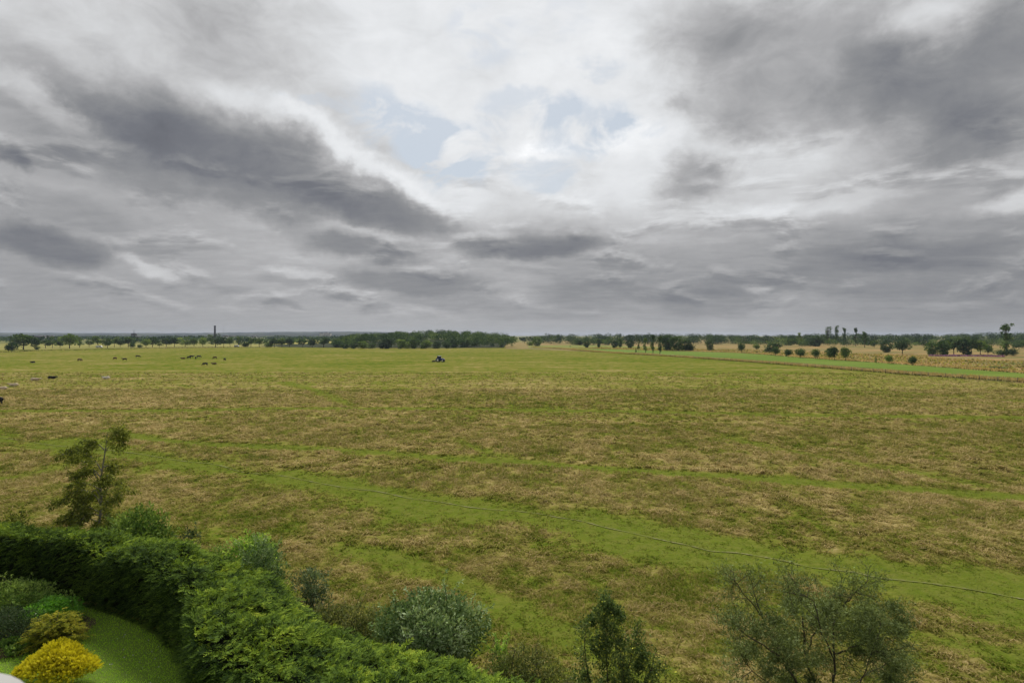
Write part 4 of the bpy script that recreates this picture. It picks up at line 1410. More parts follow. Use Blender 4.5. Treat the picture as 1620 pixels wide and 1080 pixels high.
GR = 'single trees around the right hand meadows'
RIGHT = [
 (779, 541, 548.5, 9, 'bush', 'low dark bush left of the pale round tree by the central wood', '_dark', 'bush'),
 (792.5, 535, 549, 12, 'dense', 'pale round tree standing clear at the right end of the central wood', '_light', 'tree'),
 (810, 544.5, 547, 5, 'bush', 'tiny bush on the rough grass right of the central wood', '', 'bush'),
 (827, 532, 541, 13, 'round', 'dark round tree in the gap between the two woods', '_dark', 'tree'),
 (838, 539, 546.5, 12, 'bush', 'grey green bush left of the pale leafy tree in the gap', '_light', 'bush'),
 (851, 530.5, 547.5, 17, 'dense', 'pale leafy tree between the central wood and the right wood', '_light', 'tree'),
 (916, 536, 546, 14, 'dense', 'dark dense tree behind the first single round tree', '_dark', 'tree'),
 (928.5, 536.5, 550, 12, 'dense', 'small dark round tree, leftmost single tree on the green meadow', '_dark', 'tree'),
 (947, 535.5, 550, 8.5, 'dense', 'narrow dark tree right of the leftmost meadow tree', '_dark', 'tree'),
 (973, 537, 550.3, 13, 'dense', 'dark round tree left of the pair on the meadow', '_dark', 'tree'),
 (981, 534.5, 549.5, 10, 'dense', 'dark round tree touching its neighbour on the meadow', '', 'tree'),
 (997, 535, 550.5, 14, 'dense', 'dark full tree nearest the slim poplar', '_dark', 'tree'),
 (1010.5, 534, 557, 6, 'birch', 'slim poplar like tree left of the tall birch clump', '_dark', 'tree'),
 (1006, 550, 560, 4, 'birch', 'tiny thin sapling at the fence left of the birch clump', '_light', 'sapling'),
 (1021, 535, 559, 15, 'birch', 'pale loose birch at the left of the birch clump', '_light', 'birch_tree'),
 (1033, 530, 560, 17, 'birch', 'tall green birch in the middle of the birch clump', '', 'birch_tree'),
 (1044, 532, 561, 18, 'birch', 'green birch with pale stems at the right of the birch clump', '', 'birch_tree'),
 (1056, 528, 554.5, 26, 'dense', 'tall dark tree behind the birch clump', '_dark', 'tree'),
 (1071, 528.5, 555, 24, 'dense', 'tall dark tree second in the block right of the birches', '', 'tree'),
 (1086, 536, 555, 22, 'dense', 'lower dark tree at the right end of the block by the birches', '_dark', 'tree'),
 (1093, 541, 555, 16, 'bush', 'low rounded dark bush ending the block right of the birches', '', 'bush'),
 (1122.5, 536, 554.5, 14, 'dense', 'dark pear shaped tree alone on the tan grass', '_dark', 'tree'),
 (1173, 541, 558, 14, 'round', 'round green tree with a short stem on the tan grass', '', 'tree'),
 (1196.5, 543.5, 554, 12, 'round', 'small light tree right of the round green tree', '_light', 'tree'),
 (1222, 540.5, 557.5, 26, 'dense', 'wide dark tree behind the first tree of the avenue', '_dark', 'tree'),
 (1227, 548, 563.5, 14, 'round', 'grey green round tree starting the avenue by the fairway', '', 'avenue_tree'),
 (1247, 550.5, 565.5, 13, 'round', 'small round tree, second of the avenue by the fairway', '', 'avenue_tree'),
 (1266, 549.5, 566.5, 19, 'round', 'wide domed tree, third of the avenue by the fairway', '', 'avenue_tree'),
 (1290, 550.5, 568, 15, 'round', 'conical topped tree, fourth of the avenue by the fairway', '', 'avenue_tree'),
 (1312, 549, 570, 15, 'round', 'dark tree, left one of the touching pair in the avenue', '_dark', 'avenue_tree'),
 (1320, 547.5, 570, 15, 'round', 'dark tree, right one of the touching pair in the avenue', '_dark', 'avenue_tree'),
 (1338, 548.5, 571, 18, 'round', 'brighter green tree ending the avenue beside the fairway', '_light', 'avenue_tree'),
 (1309, 517, 546, 15, 'ragged', 'tall ragged tree with a bare look, left of three against the sky', '', 'tall_tree'),
 (1323, 515.5, 546, 12, 'ragged', 'tallest ragged tree, middle of three against the sky', '', 'tall_tree'),
 (1336, 518, 546, 10, 'ragged', 'tall thin ragged tree, right of three against the sky', '', 'tall_tree'),
 (1354, 519, 548, 14, 'birch', 'tall dark topped tree right of the three ragged ones', '_dark', 'tall_tree'),
 (1368, 523, 550, 17, 'birch', 'tall grey green pointed tree above the sapling', '', 'tall_tree'),
 (1383, 537, 550, 12, 'round', 'small flat tree behind the dark round one', '', 'tree'),
 (1264, 524.5, 547, 15, 'birch', 'pale tall birch above the avenue', '_light', 'birch_tree'),
 (1290, 529, 548, 30, 'dense', 'massive dark tree behind the avenue', '_dark', 'tree'),
 (1401.5, 537.5, 557.5, 20, 'dense', 'dark round tree left of the largest round one', '_dark', 'tree'),
 (1427.5, 535, 559.5, 26, 'round', 'largest dark round tree standing alone on the right', '_dark', 'tree'),
 (1475, 538, 561.5, 27, 'dense', 'broad tree at the left end of the clump behind the purple flowers', '', 'tree'),
 (1492, 536, 561.5, 24, 'dense', 'broad tree second from the left behind the purple flowers', '', 'tree'),
 (1509, 531, 561, 24, 'open', 'tall dark pine like tree in the clump behind the purple flowers', '_dark', 'tree'),
 (1524, 533, 561, 26, 'dense', 'broad dark tree in the middle of the clump behind the purple flowers', '_dark', 'tree'),
 (1537, 529, 560.5, 22, 'open', 'tallest tree of the clump behind the purple flowers', '_dark', 'tree'),
 (1551, 536, 560.5, 20, 'oak', 'light green tree near the right end of the clump by the purple flowers', '_light', 'tree'),
 (1563, 545, 561.5, 16, 'round', 'round tree at the right end of the clump by the purple flowers', '', 'tree'),
 (1386, 563, 575.5, 6, 'birch', 'thin leafless looking sapling on the fairway edge, left of three', '_light', 'sapling'),
 (1406.5, 560, 576, 13, 'round', 'pale sapling on the fairway edge, middle of three', '_light', 'sapling'),
 (1443.5, 562.5, 578.5, 15, 'round', 'dark umbrella shaped small tree on the fairway edge, right of three', '_dark', 'sapling'),
 (1592, 511.5, 563, 27, 'ragged', 'tall pale trunked pine rising highest near the right edge', '', 'pine_tree'),
 (1586, 550, 563, 22, 'bush', 'dark round bush left of the tall pine foot', '_dark', 'bush'),
 (1603, 549, 563, 17, 'bush', 'dark round bush right of the tall pine foot', '_dark', 'bush'),
 (1612, 538, 553, 18, 'open', 'flat dark tree at the right edge of the picture', '_dark', 'tree'),
 (1578, 579, 583.5, 20, 'bush', 'low flat dark bush in the tan grass near the right edge', '_dark', 'bush'),
 (902, 546.5, 548.5, 3, 'bush', 'tiny dark bush alone on the green meadow', '_dark', 'bush'),
 (1197.5, 554.5, 558.5, 3, 'bush', 'tiny dark bush below the small light tree', '_dark', 'bush')]
for (px, t_, b_, w_, k_, lab, shd, nm) in RIGHT:
    far_tree(px, t_, b_, w_, k_, lab, nm, shd, GR, cat='bush' if nm == 'bush' else 'tree')

# ------------------------------------------------------------------ long growth, ditch lines and heather
def band(name, label, cat, P, w0, w1, dens, h, Wd, mt, side=1, lean=.35, hv=.4):
    T = unit(np.gradient(P, axis=0))
    Nn = np.c_[-T[:, 1], T[:, 0]] * side
    seg = np.r_[0, np.cumsum(np.linalg.norm(np.diff(P, axis=0), axis=1))]
    n = int(seg[-1] * (w1 - w0) * dens)
    s_ = rng.random(n) * seg[-1]
    b = np.c_[np.interp(s_, seg, P[:, 0]), np.interp(s_, seg, P[:, 1])]
    nv = np.c_[np.interp(s_, seg, Nn[:, 0]), np.interp(s_, seg, Nn[:, 1])]
    w = rng.uniform(w0, w1, n)
    w = w + (fbm(s_ * .05, s_ * 0, 7) - .5) * (w1 - w0) * .7
    xy = b + nv * w[:, None]
    lv = Leaves()
    hh = h * rng.uniform(1 - hv, 1 + hv, n) * (.6 + .8 * fbm(xy[:, 0] * .12, xy[:, 1] * .12, 51, 3))
    D = unit(rng.normal(0, lean, (n, 3)) * (1, 1, .2) + (0, 0, 1))
    lv.add(np.c_[xy, np.full(n, 0.08)], D, hh, Wd, rng.random(n))
    tag(lv.build(name, M[mt]), label, cat, kind='stuff')

GAIN = 1.0
M['straw'] = leaf_mat('straw', [(0, (.26, .20, .08)), (.5, (.44, .33, .16)), (1, (.60, .48, .26))], .35)
M['ditch'] = leaf_mat('ditch', [(0, (.015, .025, .006)), (.6, (.05, .06, .015)), (1, (.10, .11, .03))], .25)  # dark greens: shadow of the ditch and verge lines put into the colour
M['heather'] = leaf_mat('heather', [(0, (.20, .09, .18)), (.5, (.42, .22, .42)), (1, (.60, .36, .58))], .2)
band('tall_grass', 'strip of tall dry straw coloured grass behind the pasture fence', 'grass', EDGE, .3, 6.5, 7, .85, .16, 'straw')
band('ditch_growth', 'dark green ditch growth along the pasture fence', 'grass', EDGE, -.2, .35, 16, .38, .2, 'ditch')  # dark blades stand in for the shadow in the ditch
band('verge_growth', 'dark verge growth along the upper edge of the mown fairway', 'grass', FA[::2], .2, .8, 8, .45, .22, 'ditch')  # dark blades paint the shadow line above the fairway
band('tall_grass', 'tall dry grass on the bank above the mown fairway', 'grass', FA[::2], 1.4, 14, 1.2, .6, .35, 'straw')
band('rough_tussocks', 'olive tussocks scattered through the tan rough grass', 'grass', FA[::2], 14, 75, .09, .7, 1.0, 'leaf_olive', lean=.8)
band('rough_tussocks', 'pale tussocks scattered through the tan rough grass', 'grass', FA[::2], 10, 80, .35, .55, .8, 'straw', lean=.8)
band('heather', 'band of purple flowers in front of the tree clump at right', 'flowers', spline(W2([(1470, 563.5), (1500, 564), (1540, 564), (1588, 565)]), 10), 0, 7, 3.5, .9, .6, 'heather')
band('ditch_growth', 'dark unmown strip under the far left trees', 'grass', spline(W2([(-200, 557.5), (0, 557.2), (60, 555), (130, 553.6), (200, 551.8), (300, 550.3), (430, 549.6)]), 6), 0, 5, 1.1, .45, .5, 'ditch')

# ------------------------------------------------------------------ fences
M['weathered_wood'] = plain('weathered_wood', (.16, .13, .10), .9, .1, vary=.35, scale=2)
M['wire'] = plain('wire', (.18, .18, .18), .5, .4, .6)
def fence(name, label, P, step, h, pw, rails):
    T = np.r_[0, np.cumsum(np.linalg.norm(np.diff(P, axis=0), axis=1))]
    n = int(T[-1] / step)
    s_ = np.linspace(0, T[-1], n)
    pp = np.c_[np.interp(s_, T, P[:, 0]), np.interp(s_, T, P[:, 1])]
    o0 = Vector((pp[0, 0], pp[0, 1], 0))
    root = empty(name, o0, label, 'fence')
    b = MB()
    b.box((0, 0, h / 2 - .1), (pw, pw, h + .2), 0, .92)
    b.add(np.array([(-pw / 2, -pw / 2, h - .002), (pw / 2, -pw / 2, h - .002), (pw / 2, pw / 2, h - .002), (-pw / 2, pw / 2, h - .002), (0, 0, h + pw * .5)]) * (.92, .92, 1), None, [(0, 1, 4), (1, 2, 4), (2, 3, 4), (3, 0, 4)])
    me = b.mesh('post')
    me.materials.append(M['weathered_wood'])
    for (x, y) in pp:
        o = bpy.data.objects.new('post', me)
        col.objects.link(o)
        o.parent = root
        o.location = (x - o0.x, y - o0.y, 0)
        o.rotation_euler = (rng.normal(0, .03), rng.normal(0, .03), rng.uniform(0, 1))
        o.scale = (1, 1, rng.uniform(.9, 1.1))
    for zr in rails:
        b = MB()
        rad = .012 if name.startswith('wire') else .045
        b.tube(np.c_[pp - np.array(o0[:2]), np.full(n, zr)], rad, 4)
        b.build('wire' if rad < .02 else 'rail', M['wire'] if rad < .02 else M['weathered_wood'], root)
fence('wire_fence', 'post and wire fence along the dry grass between pasture and fairway', spline(W2([(1003, 560.8), (1060, 564), (1150, 570.5), (1250, 578), (1340, 585.5), (1430, 592.5), (1500, 597), (1620, 605.5), (1720, 612)]), 8), 4.6, 1.15, .13, (.45, .8, 1.08))
fence('rail_fence', 'low timber rail fence below the trees left of the chimney', W2([(262, 551), (300, 550.4), (350, 550)]), 3.2, 1.2, .16, (.5, 1.05))

# ------------------------------------------------------------------ distance: blue hills, lowland woods, buildings
m, N = mat('far_hills')
n = N.noise(pos(N), .004, 5, .6)
out_surf(N, bsdf(N, N.ramp(n, [(.35, (.012, .022, .024)), (.52, (.030, .042, .036)), (.66, (.10, .105, .05))]), .95, .05))
M['hills'] = m
def ridge(y0, pxs, rows, seed, depth=900):
    xs = np.linspace(PX(pxs[0], y0), PX(pxs[-1], y0), 420)
    row = np.interp(810 + xs / y0 * FPX, pxs, rows)
    zt = top_z(row, y0)
    zt = zt + (fbm(xs * .012, xs * 0, seed, 4) - .5) * y0 * .0011 + (vn(xs * .06, xs * 0, seed + 3) - .5) * y0 * .0006
    prof = [(-depth, 0), (-depth * .5, .45), (-depth * .2, .85), (0, 1), (depth * .5, .9), (depth * 1.5, 0)]
    V, k = [], len(xs)
    for (dy, f) in prof:
        V.append(np.c_[xs * (1 + dy / y0 * .3), np.full(k, y0 + dy) + 120 * (fbm(xs * .002, xs * 0 + dy, seed + 9, 2) - .5), np.where(f > 0, zt * f, -1)])
    F = [(a * k + i, a * k + i + 1, (a + 1) * k + i + 1, (a + 1) * k + i) for a in range(5) for i in range(k - 1)]
    tag(link('hills', mesh_np('hills', np.vstack(V), np.array(F), None, True), M['hills']), kind='structure')
ridge(5200, [-500, 0, 150, 300, 400, 520, 600, 720, 800], [526, 526.2, 526.8, 526.8, 525.4, 524.3, 525, 528, 531], 5)
ridge(3600, [-500, 0, 200, 320, 470, 560, 640, 760], [529, 529.2, 529.8, 529.3, 528, 528.4, 530, 532], 8, 600)
pts = [(PX(px, y), y) for px, y in zip(rng.uniform(-220, 560, 330), 800 + 1900 * rng.random(330) ** 1.2)]
mass('distant_woods', 'blue hazy woods of the lowland beyond the left tree line', 330, pts, lambda x, y: rng.uniform(7, 12.5), M['far_leaf_dark'], 70, wid=(22, 60), ragged=.3, base=.35)

M['pale_wall'] = plain('pale_wall', (.55, .52, .47), .8, .2, vary=.12, scale=.3)
M['white_wall'] = plain('white_wall', (.68, .67, .64), .8, .2, vary=.08, scale=.3)
M['slate'] = plain('slate', (.09, .09, .10), .7, .3)
M['dark_concrete'] = plain('dark_concrete', (.10, .105, .12), .85, .2, vary=.2, scale=.2)
M['grey_paint'] = plain('grey_paint', (.40, .40, .385), .7, .2, vary=.08, scale=5)
M['soot_brick'] = plain('soot_brick', (.035, .030, .028), .9, .1, vary=.3, scale=.3)
M['window_glass'] = plain('window_glass', (.03, .035, .045), .15, .5)

def chimney():
    d = 1500
    root = empty('chimney', (PX(340, d), d, 0), 'tall dark factory chimney rising above the left tree line', 'chimney')
    b = MB()
    H = top_z(515, d)
    b.tube([(0, 0, -1), (0, 0, H * .5), (0, 0, H - 3)], [2.9, 2.45, 2.05], 20)
    b.build('shaft', M['soot_brick'], root, True)
    b = MB()
    b.tube([(0, 0, H - 3.4), (0, 0, H - 2.6), (0, 0, H - .4), (0, 0, H)], [2.3, 2.6, 2.6, 2.35], 20)
    b.build('crown_rim', M['soot_brick'], root)
    b = MB(); b.box((0, 0, 3), (14, 9, 8)); b.build('boiler_house', M['soot_brick'], root)
chimney()

def water_tower():
    d = 1500
    root = empty('concrete_tower', (PX(212, d), d, 0), 'dark concrete tower with a mast on its roof above the left trees', 'tower')
    H = top_z(527, d)
    b = MB(); b.box((0, 0, H * .35), (6.5, 6.5, H * .72)); b.build('shaft', M['dark_concrete'], root)
    b = MB(); b.box((0, 0, H - 3.6), (9.5, 9.5, 7.0), 0, 1.06); b.box((0, 0, H + .2), (7, 7, .8)); b.build('tank', M['dark_concrete'], root)
    b = MB(); b.tube([(0, 0, H), (0, 0, H + 6), (0, 0, H + 10)], [.55, .4, .25], 6); b.box((0, 0, H + 5), (3, .3, .5)); b.build('mast', M['dark_concrete'], root)
    for k in range(3):
        b = MB()
        for j in range(4):
            b.box((0, 0, H * .18 + k * H * .17), (6.56 + .0, 1.2, 1.3)); b.box((0, 0, H * .18 + k * H * .17), (1.2, 6.56, 1.3)); break
        b.build('window', M['window_glass'], root)
water_tower()

def lattice_mast():
    d = 1900
    root = empty('radio_mast', (PX(354, d), d, 0), 'hair thin radio mast right of the chimney', 'mast')
    H = top_z(514, d)
    b = MB()
    for (x, y) in ((-.6, -.35), (.6, -.35), (0, .7)):
        b.tube([(x * 1.6, y * 1.6, -1), (x * .5, y * .5, H)], .10, 4)
    n = 30
    for k in range(n):
        z0, z1 = H * k / n, H * (k + 1) / n
        b.tube([(-.6 * (1.6 - k / n * 1.1), -.35, z0), (.6 * (1.6 - k / n * 1.1), -.35, z1)], .06, 3)
    b.build('lattice', M['wire'], root)
    b = MB(); b.tube([(0, 0, H), (0, 0, H + 3)], .12, 4); b.build('aerial', M['wire'], root)
lattice_mast()

def tower_block():
    d = 2900
    root = empty('apartment_block', (PX(514, d), d, 0), 'pale distant multi storey block beyond the gap left of the central wood', 'building')
    Z = top_z(527, d)
    u = d / FPX
    for (px0, px1, dz, dy) in ((506, 511.5, 0, 0), (512, 518, 2.5, 9), (518.5, 523, -2, 4)):
        b = MB()
        x0, x1 = PX(px0, d) - root.location.x, PX(px1, d) - root.location.x
        b.box(((x0 + x1) / 2, dy, (Z + dz) / 2), (x1 - x0, 14, Z + dz))
        b.build('wall', M['pale_wall'], root)
        b = MB(); b.box(((x0 + x1) / 2, dy, Z + dz + .6), (x1 - x0 + 1, 15, 1.2)); b.box(((x0 + x1) / 2 + 1, dy, Z + dz + 2.4), (4, 5, 2.4))
        b.build('roof', M['dark_concrete'], root)
        for k in range(8):
            z = 3 + k * 3.0
            if z > Z + dz - 2: break
            b = MB()
            nx = 5
            for c in range(nx):
                b.box((x0 + (c + .5) * (x1 - x0) / nx, dy - 7.02, z), ((x1 - x0) / nx * .5, .1, 1.5))
            b.build('window', M['window_glass'], root)
tower_block()

def house(px, d, w, h, label, wall='white_wall', rz=0.0):
    root = empty('house', (PX(px, d), d, 0), label, 'house', 'houses in the lowland beyond the trees', rz)
    b = MB(); b.box((0, 0, h / 2), (w, 8, h)); b.build('wall', M[wall], root)
    b = MB(); b.prism([(-4.4, h), (4.4, h), (0, h + 3.2)], -w / 2 - .3, w / 2 + .3)
    o = b.build('roof', M['slate'], root)
    o.rotation_euler = (0, 0, R(90))
    for sx in (-.3, 0, .3):
        b = MB(); b.box((sx * w, -4.03, h * .55), (1.2, .12, 1.3)); b.build('window', M['window_glass'], root)
for (px, d, w, h, lab, wl, rz) in ((62, 1150, 22, 8, 'white house glimpsed right of the leftmost large oak', 'white_wall', .2), (69, 1400, 26, 9, 'long pale house between the leftmost oak and the thin upright tree', 'pale_wall', -.1),
        (77, 1650, 24, 9, 'small pale house behind the thin upright tree', 'pale_wall', .1), (216, 1350, 16, 7, 'white house low behind the concrete tower', 'white_wall', .3),
        (331, 1250, 14, 8, 'bright white house glimpsed left of the tree before the chimney', 'white_wall', -.2), (357, 1300, 10, 9, 'tall narrow white house right of the chimney', 'white_wall', 0),
        (368, 1500, 16, 8, 'pale house behind the trees above the blue and white van', 'pale_wall', .2), (402, 1350, 12, 8, 'white house seen through the flat crowned tree', 'white_wall', 0)):
    house(px, d, w, h, lab, wl, rz)

# ------------------------------------------------------------------ vehicles
M['white_paint'] = plain('white_paint', (.75, .75, .74), .35, .5, vary=.05)
M['blue_paint'] = plain('blue_paint', (.02, .05, .26), .3, .5, vary=.15)
M['rubber'] = plain('rubber', (.012, .012, .013), .85, .2)
M['dark_metal'] = plain('dark_metal', (.03, .03, .032), .6, .4)
M['hub_paint'] = plain('hub_paint', (.85, .85, .83), .4, .5, vary=.08)
M['grey_roof'] = plain('grey_roof', (.42, .45, .50), .35, .5, vary=.08)
M['lamp_red'] = plain('lamp_red', (.4, .01, .01), .3, .5)

def wheel(root, x, y, r, w, hub):
    b = MB()
    a = np.linspace(0, 2 * np.pi, 24, endpoint=False)
    prof = [(r * .62, -w / 2), (r * .93, -w / 2), (r, -w * .3), (r, w * .3), (r * .93, w / 2), (r * .62, w / 2)]
    V = np.vstack([np.c_[q * np.cos(a), np.full(24, t), q * np.sin(a)] for q, t in prof])
    F = [(i * 24 + j, i * 24 + (j + 1) % 24, (i + 1) * 24 + (j + 1) % 24, (i + 1) * 24 + j) for i in range(5) for j in range(24)]
    b.add(V, F)
    for k in range(18):   # lugs
        t = k / 18 * 2 * np.pi
        c = np.array((math.cos(t) * r * .99, 0, math.sin(t) * r * .99))
        b.tube([c + (0, -w * .45, 0), c + (math.cos(t + .2) * .02, 0, 0), c + (0, w * .45, 0)], r * .045, 4)
    o = b.build('tyre', M['rubber'], None)
    wroot = bpy.data.objects.new('wheel', None)
    col.objects.link(wroot)
    wroot.parent = root
    wroot.location = (x, y, r)
    o.parent = wroot
    b = MB()
    b.tube([(0, -w * .40, 0), (0, -w * .28, 0), (0, w * .28, 0), (0, w * .40, 0)], [r * .6, r * .68, r * .68, r * .6], 20)
    b.tube([(0, -w * .5, 0), (0, w * .5, 0)], r * .18, 10)
    o = b.build('rim', M[hub], None)
    o.parent = wroot

def tractor():
    d = CAM_H * FPX / (572.3 - HOR)
    root = empty('tractor', (PX(696, d), d, 0), 'blue tractor with pale wheel hubs towing a mower across the pasture', 'tractor', rz=R(-14))
    for s_ in (-1, 1):
        wheel(root, -.75, s_ * .88, .86, .48, 'hub_paint')
        wheel(root, 1.55, s_ * .82, .62, .38, 'hub_paint')
    b = MB()
    b.prism([(-1.2, .75), (2.15, .62), (2.2, 1.38), (1.9, 1.52), (.5, 1.72), (-.1, 1.72), (-1.3, 1.5)], -.42, .42)
    b.build('body', M['blue_paint'], root)
    b = MB()
    for s_ in (-1, 1):
        a = np.linspace(R(15), R(165), 9)
        o = np.r_[np.c_[-.75 + 1.02 * np.cos(a), .86 + 1.02 * np.sin(a)], np.c_[-.75 + .94 * np.cos(a[::-1]), .86 + .94 * np.sin(a[::-1])]]
        b.prism(o, s_ * .88 - .28, s_ * .88 + .28)
    b.build('mudguard', M['blue_paint'], root)
    b = MB()
    b.prism([(-1.15, 1.55), (.45, 1.66), (.28, 2.62), (-1.05, 2.62)], -.66, .66)
    b.build('cab', M['window_glass'], root)
    b = MB()
    for (x0, z0, x1, z1) in ((-1.17, 1.5, -1.07, 2.64), (.47, 1.6, .30, 2.64), (-.35, 1.6, -.38, 2.64)):
        for s_ in (-1, 1):
            b.tube([(x0, s_ * .67, z0), (x1, s_ * .67, z1)], .045, 5)
    b.build('cab_frame', M['dark_metal'], root)
    b = MB()
    b.prism([(-1.22, 2.62), (.48, 2.62), (.42, 2.80), (-1.1, 2.84)], -.78, .78)
    b.build('roof', M['grey_roof'], root)
    b = MB(); b.tube([(1.15, .5, 1.3), (1.15, .52, 2.35), (1.05, .52, 2.5)], [.05, .05, .05], 8); b.build('exhaust', M['dark_metal'], root)
    b = MB()
    b.box((2.28, 0, .72), (.35, .75, .5)); b.build('front_weight', M['dark_metal'], root)
    for s_ in (-1, 1):
        b = MB(); b.tube([(2.16, s_ * .26, 1.2), (2.24, s_ * .26, 1.2)], .09, 10); b.build('headlight', M['white_paint'], root)
        b = MB(); b.box((-1.3, s_ * .9, 1.55), (.08, .16, .1)); b.build('tail_light', M['lamp_red'], root)
    # the towed mower
    mt = empty('mower', (0, 0, 0), 'dark flat grass mower hitched behind the blue tractor', 'mower', rz=R(-14))
    mt.location = root.location
    b = MB(); b.prism([(-3.3, .18), (-2.1, .18), (-2.05, .55), (-2.4, .72), (-3.2, .66), (-3.4, .4)], -1.35, 1.35); b.build('deck', M['dark_metal'], mt)
    b = MB(); b.tube([(-2.2, -.35, .6), (-1.45, -.3, .75)], .05, 6); b.tube([(-2.2, .35, .6), (-1.45, .3, .75)], .05, 6); b.tube([(-2.4, 0, .7), (-1.5, 0, 1.05)], .05, 6); b.build('linkage', M['dark_metal'], mt)
    b = MB(); b.tube([(-3.45, -1.3, .16), (-3.45, 1.3, .16)], .14, 10); b.build('roller', M['dark_metal'], mt)
tractor()

def car(px, row, L, h, label, name, cat, paint, van=False, rz=0.0):
    d = CAM_H * FPX / (row - HOR)
    root = empty(name, (PX(px, d), d, .1), label, cat, rz=rz)
    a, hb = L / 2, h * .52
    b = MB()
    if van:
        b.prism([(-a, .32), (a, .32), (a, h * .5), (a * .82, h * .56), (a * .6, h * .95), (a * .5, h), (-a * .97, h), (-a, h * .9)], -.9, .9)
    else:
        b.prism([(-a, .3), (a, .3), (a * .99, hb * .85), (a * .5, hb), (a * .22, h), (-a * .55, h), (-a * .88, hb * 1.05), (-a, hb)], -.85, .85)
    b.build('body', M[paint], root)
    b = MB()
    if van: b.prism([(a * .2, h * .6), (a * .72, h * .6), (a * .56, h * .9), (a * .2, h * .9)], -.915, .915)
    else: b.prism([(-a * .75, hb * 1.1), (a * .36, hb * 1.1), (a * .17, h * .94), (-a * .5, h * .94)], -.865, .865)
    b.build('window', M['window_glass'], root)
    for x in (-a * .62, a * .62):
        for s_ in (-.78, .78):
            wheel(root, x, s_, .34, .22, 'grey_roof')
    for s_ in (-.6, .6):
        b = MB(); b.box((a + .005, s_, hb * .75), (.06, .26, .16)); b.build('headlight', M['hub_paint'], root)
car(157, 550.3, 5.6, 2.2, 'white van parked under the open crowned tree at far left', 'van', 'van', 'white_paint', True, .15)
car(374.5, 548.9, 4.6, 2.0, 'small pale van parked below the thin brownish tree near the chimney', 'van', 'van', 'grey_roof', True, 0)
car(709, 549.6, 4.4, 1.45, 'white car parked at the edge of the central wood', 'car', 'car', 'white_paint', False, .2)

# ------------------------------------------------------------------ cattle
def cow_mesh(pose):
    lie, graze = pose == 'lying', pose == 'grazing'
    z0 = .42 if lie else .98
    sp = [(-1.02, 0, z0 + .06, .20), (-.72, 0, z0 + .08, .33), (-.25, 0, z0, .37), (.25, 0, z0 - .02, .37), (.62, 0, z0 + .06, .31), (.86, 0, z0 + .10, .22)]
    if graze: sp += [(1.12, 0, z0 - .22, .16), (1.30, 0, z0 - .52, .13), (1.42, 0, z0 - .72, .11), (1.50, 0, z0 - .86, .075)]
    else: sp += [(1.08, 0, z0 + .16, .17), (1.24, 0, z0 + .22, .14), (1.44, 0, z0 + .12, .11), (1.58, 0, z0 - .02, .075)]
    V = [p[:3] for p in sp]
    Rd = [p[3] for p in sp]
    E = [(i, i + 1) for i in range(len(sp) - 1)]
    def chain(root, pts):
        prev = root
        for (x, y, z, r) in pts:
            V.append((x, y, z)); Rd.append(r)
            E.append((prev, len(V) - 1)); prev = len(V) - 1
    for s_ in (-1, 1):
        if lie:
            chain(4, [(.62, s_ * .26, .25, .11), (.95, s_ * .30, .12, .07), (.72, s_ * .34, .07, .05)])
            chain(1, [(-.62, s_ * .34, .25, .16), (-.25, s_ * .46, .13, .09), (-.55, s_ * .50, .07, .05)])
        else:
            k = .08 * s_
            chain(4, [(.60, s_ * .20, .72, .13), (.62 + k, s_ * .20, .42, .075), (.62 + k * 1.3, s_ * .20, .16, .055), (.66 + k * 1.5, s_ * .20, .03, .065)])
            chain(1, [(-.78, s_ * .21, .76, .17), (-.68 - k, s_ * .21, .54, .11), (-.86 - k, s_ * .21, .36, .065), (-.82 - k, s_ * .21, .14, .052), (-.78 - k, s_ * .21, .03, .062)])
        hi = len(sp) - 3
        chain(hi, [(V[hi][0] - .02, s_ * .20, V[hi][2] + .06, .045), (V[hi][0] - .05, s_ * .30, V[hi][2] + .03, .03)])
    me = bpy.data.meshes.new('cow_skeleton')
    me.from_pydata(V, E, [])
    o = bpy.data.objects.new('cow_skeleton', me)
    col.objects.link(o)
    md = o.modifiers.new('skin', 'SKIN')
    for i, r in enumerate(Rd):
        me.skin_vertices[0].data[i].radius = (r, r)
        me.skin_vertices[0].data[i].use_root = (i == 2)
    sb = o.modifiers.new('sub', 'SUBSURF')
    sb.levels = sb.render_levels = 2
    dg = bpy.context.evaluated_depsgraph_get()
    out = bpy.data.meshes.new_from_object(o.evaluated_get(dg))
    out.name = 'cow_' + pose
    bpy.data.objects.remove(o)
    for p_ in out.polygons: p_.use_smooth = True
    t = MB()
    z = z0 + .14
    if lie: t.tube([(-1.16, 0, z), (-1.28, .08, z - .3), (-1.2, .16, .08)], [.03, .022, .035], 6)
    else: t.tube([(-1.16, 0, z), (-1.27, 0, z - .15), (-1.26, .02, z - .55), (-1.24, .02, z - .72)], [.03, .022, .02, .045], 6)
    return out, t.mesh('cow_tail', True)

